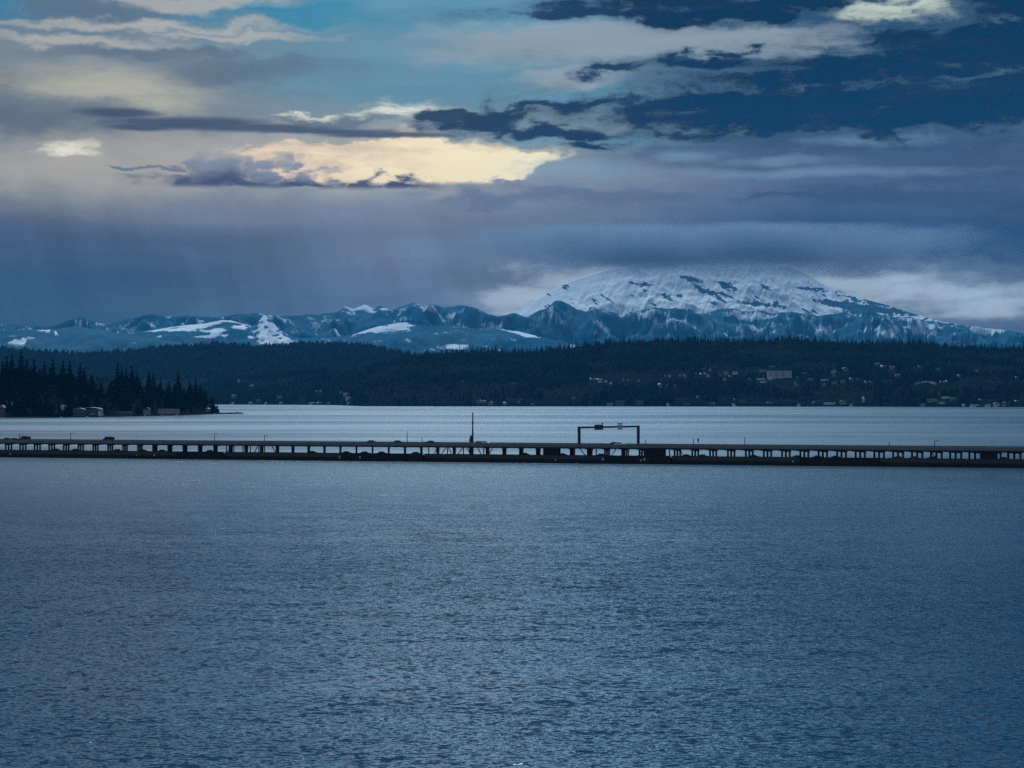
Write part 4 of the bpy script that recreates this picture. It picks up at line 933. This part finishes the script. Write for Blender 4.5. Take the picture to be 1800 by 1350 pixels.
dock(372, 429, 728.6, 'long dark dock reaching past the headland tip', 6); dock(130, 158, 732.8, 'low dock in front of the large waterfront house'); dock(265, 312, 730.8, 'low dock in front of the boathouses')
dock(-6, 60, 735.3, 'low dock along the shore at the far left')
def boat(u, v, L_, label, col='white_paint', cabin=True, rz=0, z=0.0):
    ya = CH * F / (v - HY); o = empty('boat', (ya * (u - 900) / F, ya, z), rz, label, 'boat')
    s_ = L_ / 8; hb = MB(); st = [(-4, 1.1, .9), (-1, 1.3, 1.0), (2, 1.1, 1.15), (3.3, .6, 1.3), (4.2, .06, 1.5)]
    for (x, b_, dz) in st: hb.v += [(x * s_, -b_ * s_, dz * s_), (x * s_, -b_ * .6 * s_, -.2), (x * s_, b_ * .6 * s_, -.2), (x * s_, b_ * s_, dz * s_)]
    for i in range(4):
        for j in range(4): a_, b2_ = i * 4 + j, i * 4 + (j + 1) % 4; hb.f.append((a_, b2_, b2_ + 4, a_ + 4))
    hb.f += [(3, 2, 1, 0), (16, 17, 18, 19)]; hb.build('hull', M[col], o)
    if cabin:
        MB().prism([(-1.8 * s_, .9 * s_), (-1.6 * s_, 2.3 * s_), (.6 * s_, 2.3 * s_), (1.4 * s_, 1.0 * s_)], -.8 * s_, .8 * s_).build('cabin', M['white_paint'], o, .05 * s_)
        MB().prism([(-1.2 * s_, 1.5 * s_), (-1.1 * s_, 2.0 * s_), (.6 * s_, 2.0 * s_), (.9 * s_, 1.5 * s_)], -.83 * s_, .83 * s_).build('window', M['glass'], o)
for u, v, L_, l in ((401, 728.0, 7, 'small white motorboat moored at the middle of the long dock'), (418, 727.6, 12, 'white motorboat with cabin moored near the dock end'), (389, 728.2, 4.5, 'smallest pale boat, close to the headland tip on the dock'),
                   (107, 734.3, 5, 'small white boat near the shore left of the large house'), (5, 735.6, 6, 'white boat by the shore at the left frame edge'), (255, 732.0, 5, 'small white boat below the small grey house'),
                   (284, 731.9, 6, 'pale boat in front of the left end of the boathouses'), (312, 731.2, 8, 'white boat at right end of the boathouses dock'), (153, 733.6, 5, 'small white boat beside the large house dock')):
    boat(u, v, L_, l, rz=random.choice((0, .3, 3.3)))

# ------------------------------------------------------------------ cloud over the volcano summit
def vol_box(name, x0, x1, y0, y1, z0, z1, build):
    o = MB().box(x0, x1, y0, y1, z0, z1).build(name, None) if False else None
    m = bpy.data.materials.new(name); m.use_nodes = True; t = NT(m.node_tree); t.n.clear()
    out = t.n.new('ShaderNodeOutputMaterial'); pv = t.n.new('ShaderNodeVolumePrincipled'); build(t, pv, m)
    t.l.new(pv.outputs[0], out.inputs['Volume'])
    return MB().box(x0, x1, y0, y1, z0, z1).build(name, m)
def cloudfn(t, pv, m):
    pos = t.n.new('ShaderNodeNewGeometry').outputs['Position']
    q = t.v('MULTIPLY', t.v('SUBTRACT', pos, SUMC), (1 / 4000, 1 / 1200, 1 / 420))
    d = t.v('LENGTH', q); nz = t.noise(t.v('MULTIPLY', pos, (.5, .5, 1.6)), .0011, 5, .6)
    dens = t.m('MULTIPLY', t.ss(t.m('ADD', d, t.m('MULTIPLY', t.m('SUBTRACT', nz, .5), 1.9)), 1.2, .0), .0034)
    pv.inputs['Color'].default_value = CLOUDC; t.put(pv.inputs['Density'], dens)
CLOUDC = (.66, .74, .90, 1)
Yc = 27000; SUMC = (Yc * (1290 - 900) / F, Yc, CH + Yc * (HY - 434) / F)
o = vol_box('summit_cloud', SUMC[0] - 4700, SUMC[0] + 4700, Yc - 1250, Yc + 1250, SUMC[2] - 420, SUMC[2] + 280, cloudfn)
tag(o, 'soft grey cloud wrapped round the hidden summit of the volcano', 'cloud', kind='stuff')

# ------------------------------------------------------------------ haze
def hazefn(t, pv, m):
    pv.inputs['Color'].default_value = HAZE_C; pv.inputs['Density'].default_value = HAZE_D; pv.inputs['Anisotropy'].default_value = 0.0
o = vol_box('haze', -21000, 21000, -2500, 37000, -5, 2348, hazefn); o['kind'] = 'stuff'; tag(o, 'thin blue haze filling the air over the lake', 'haze')
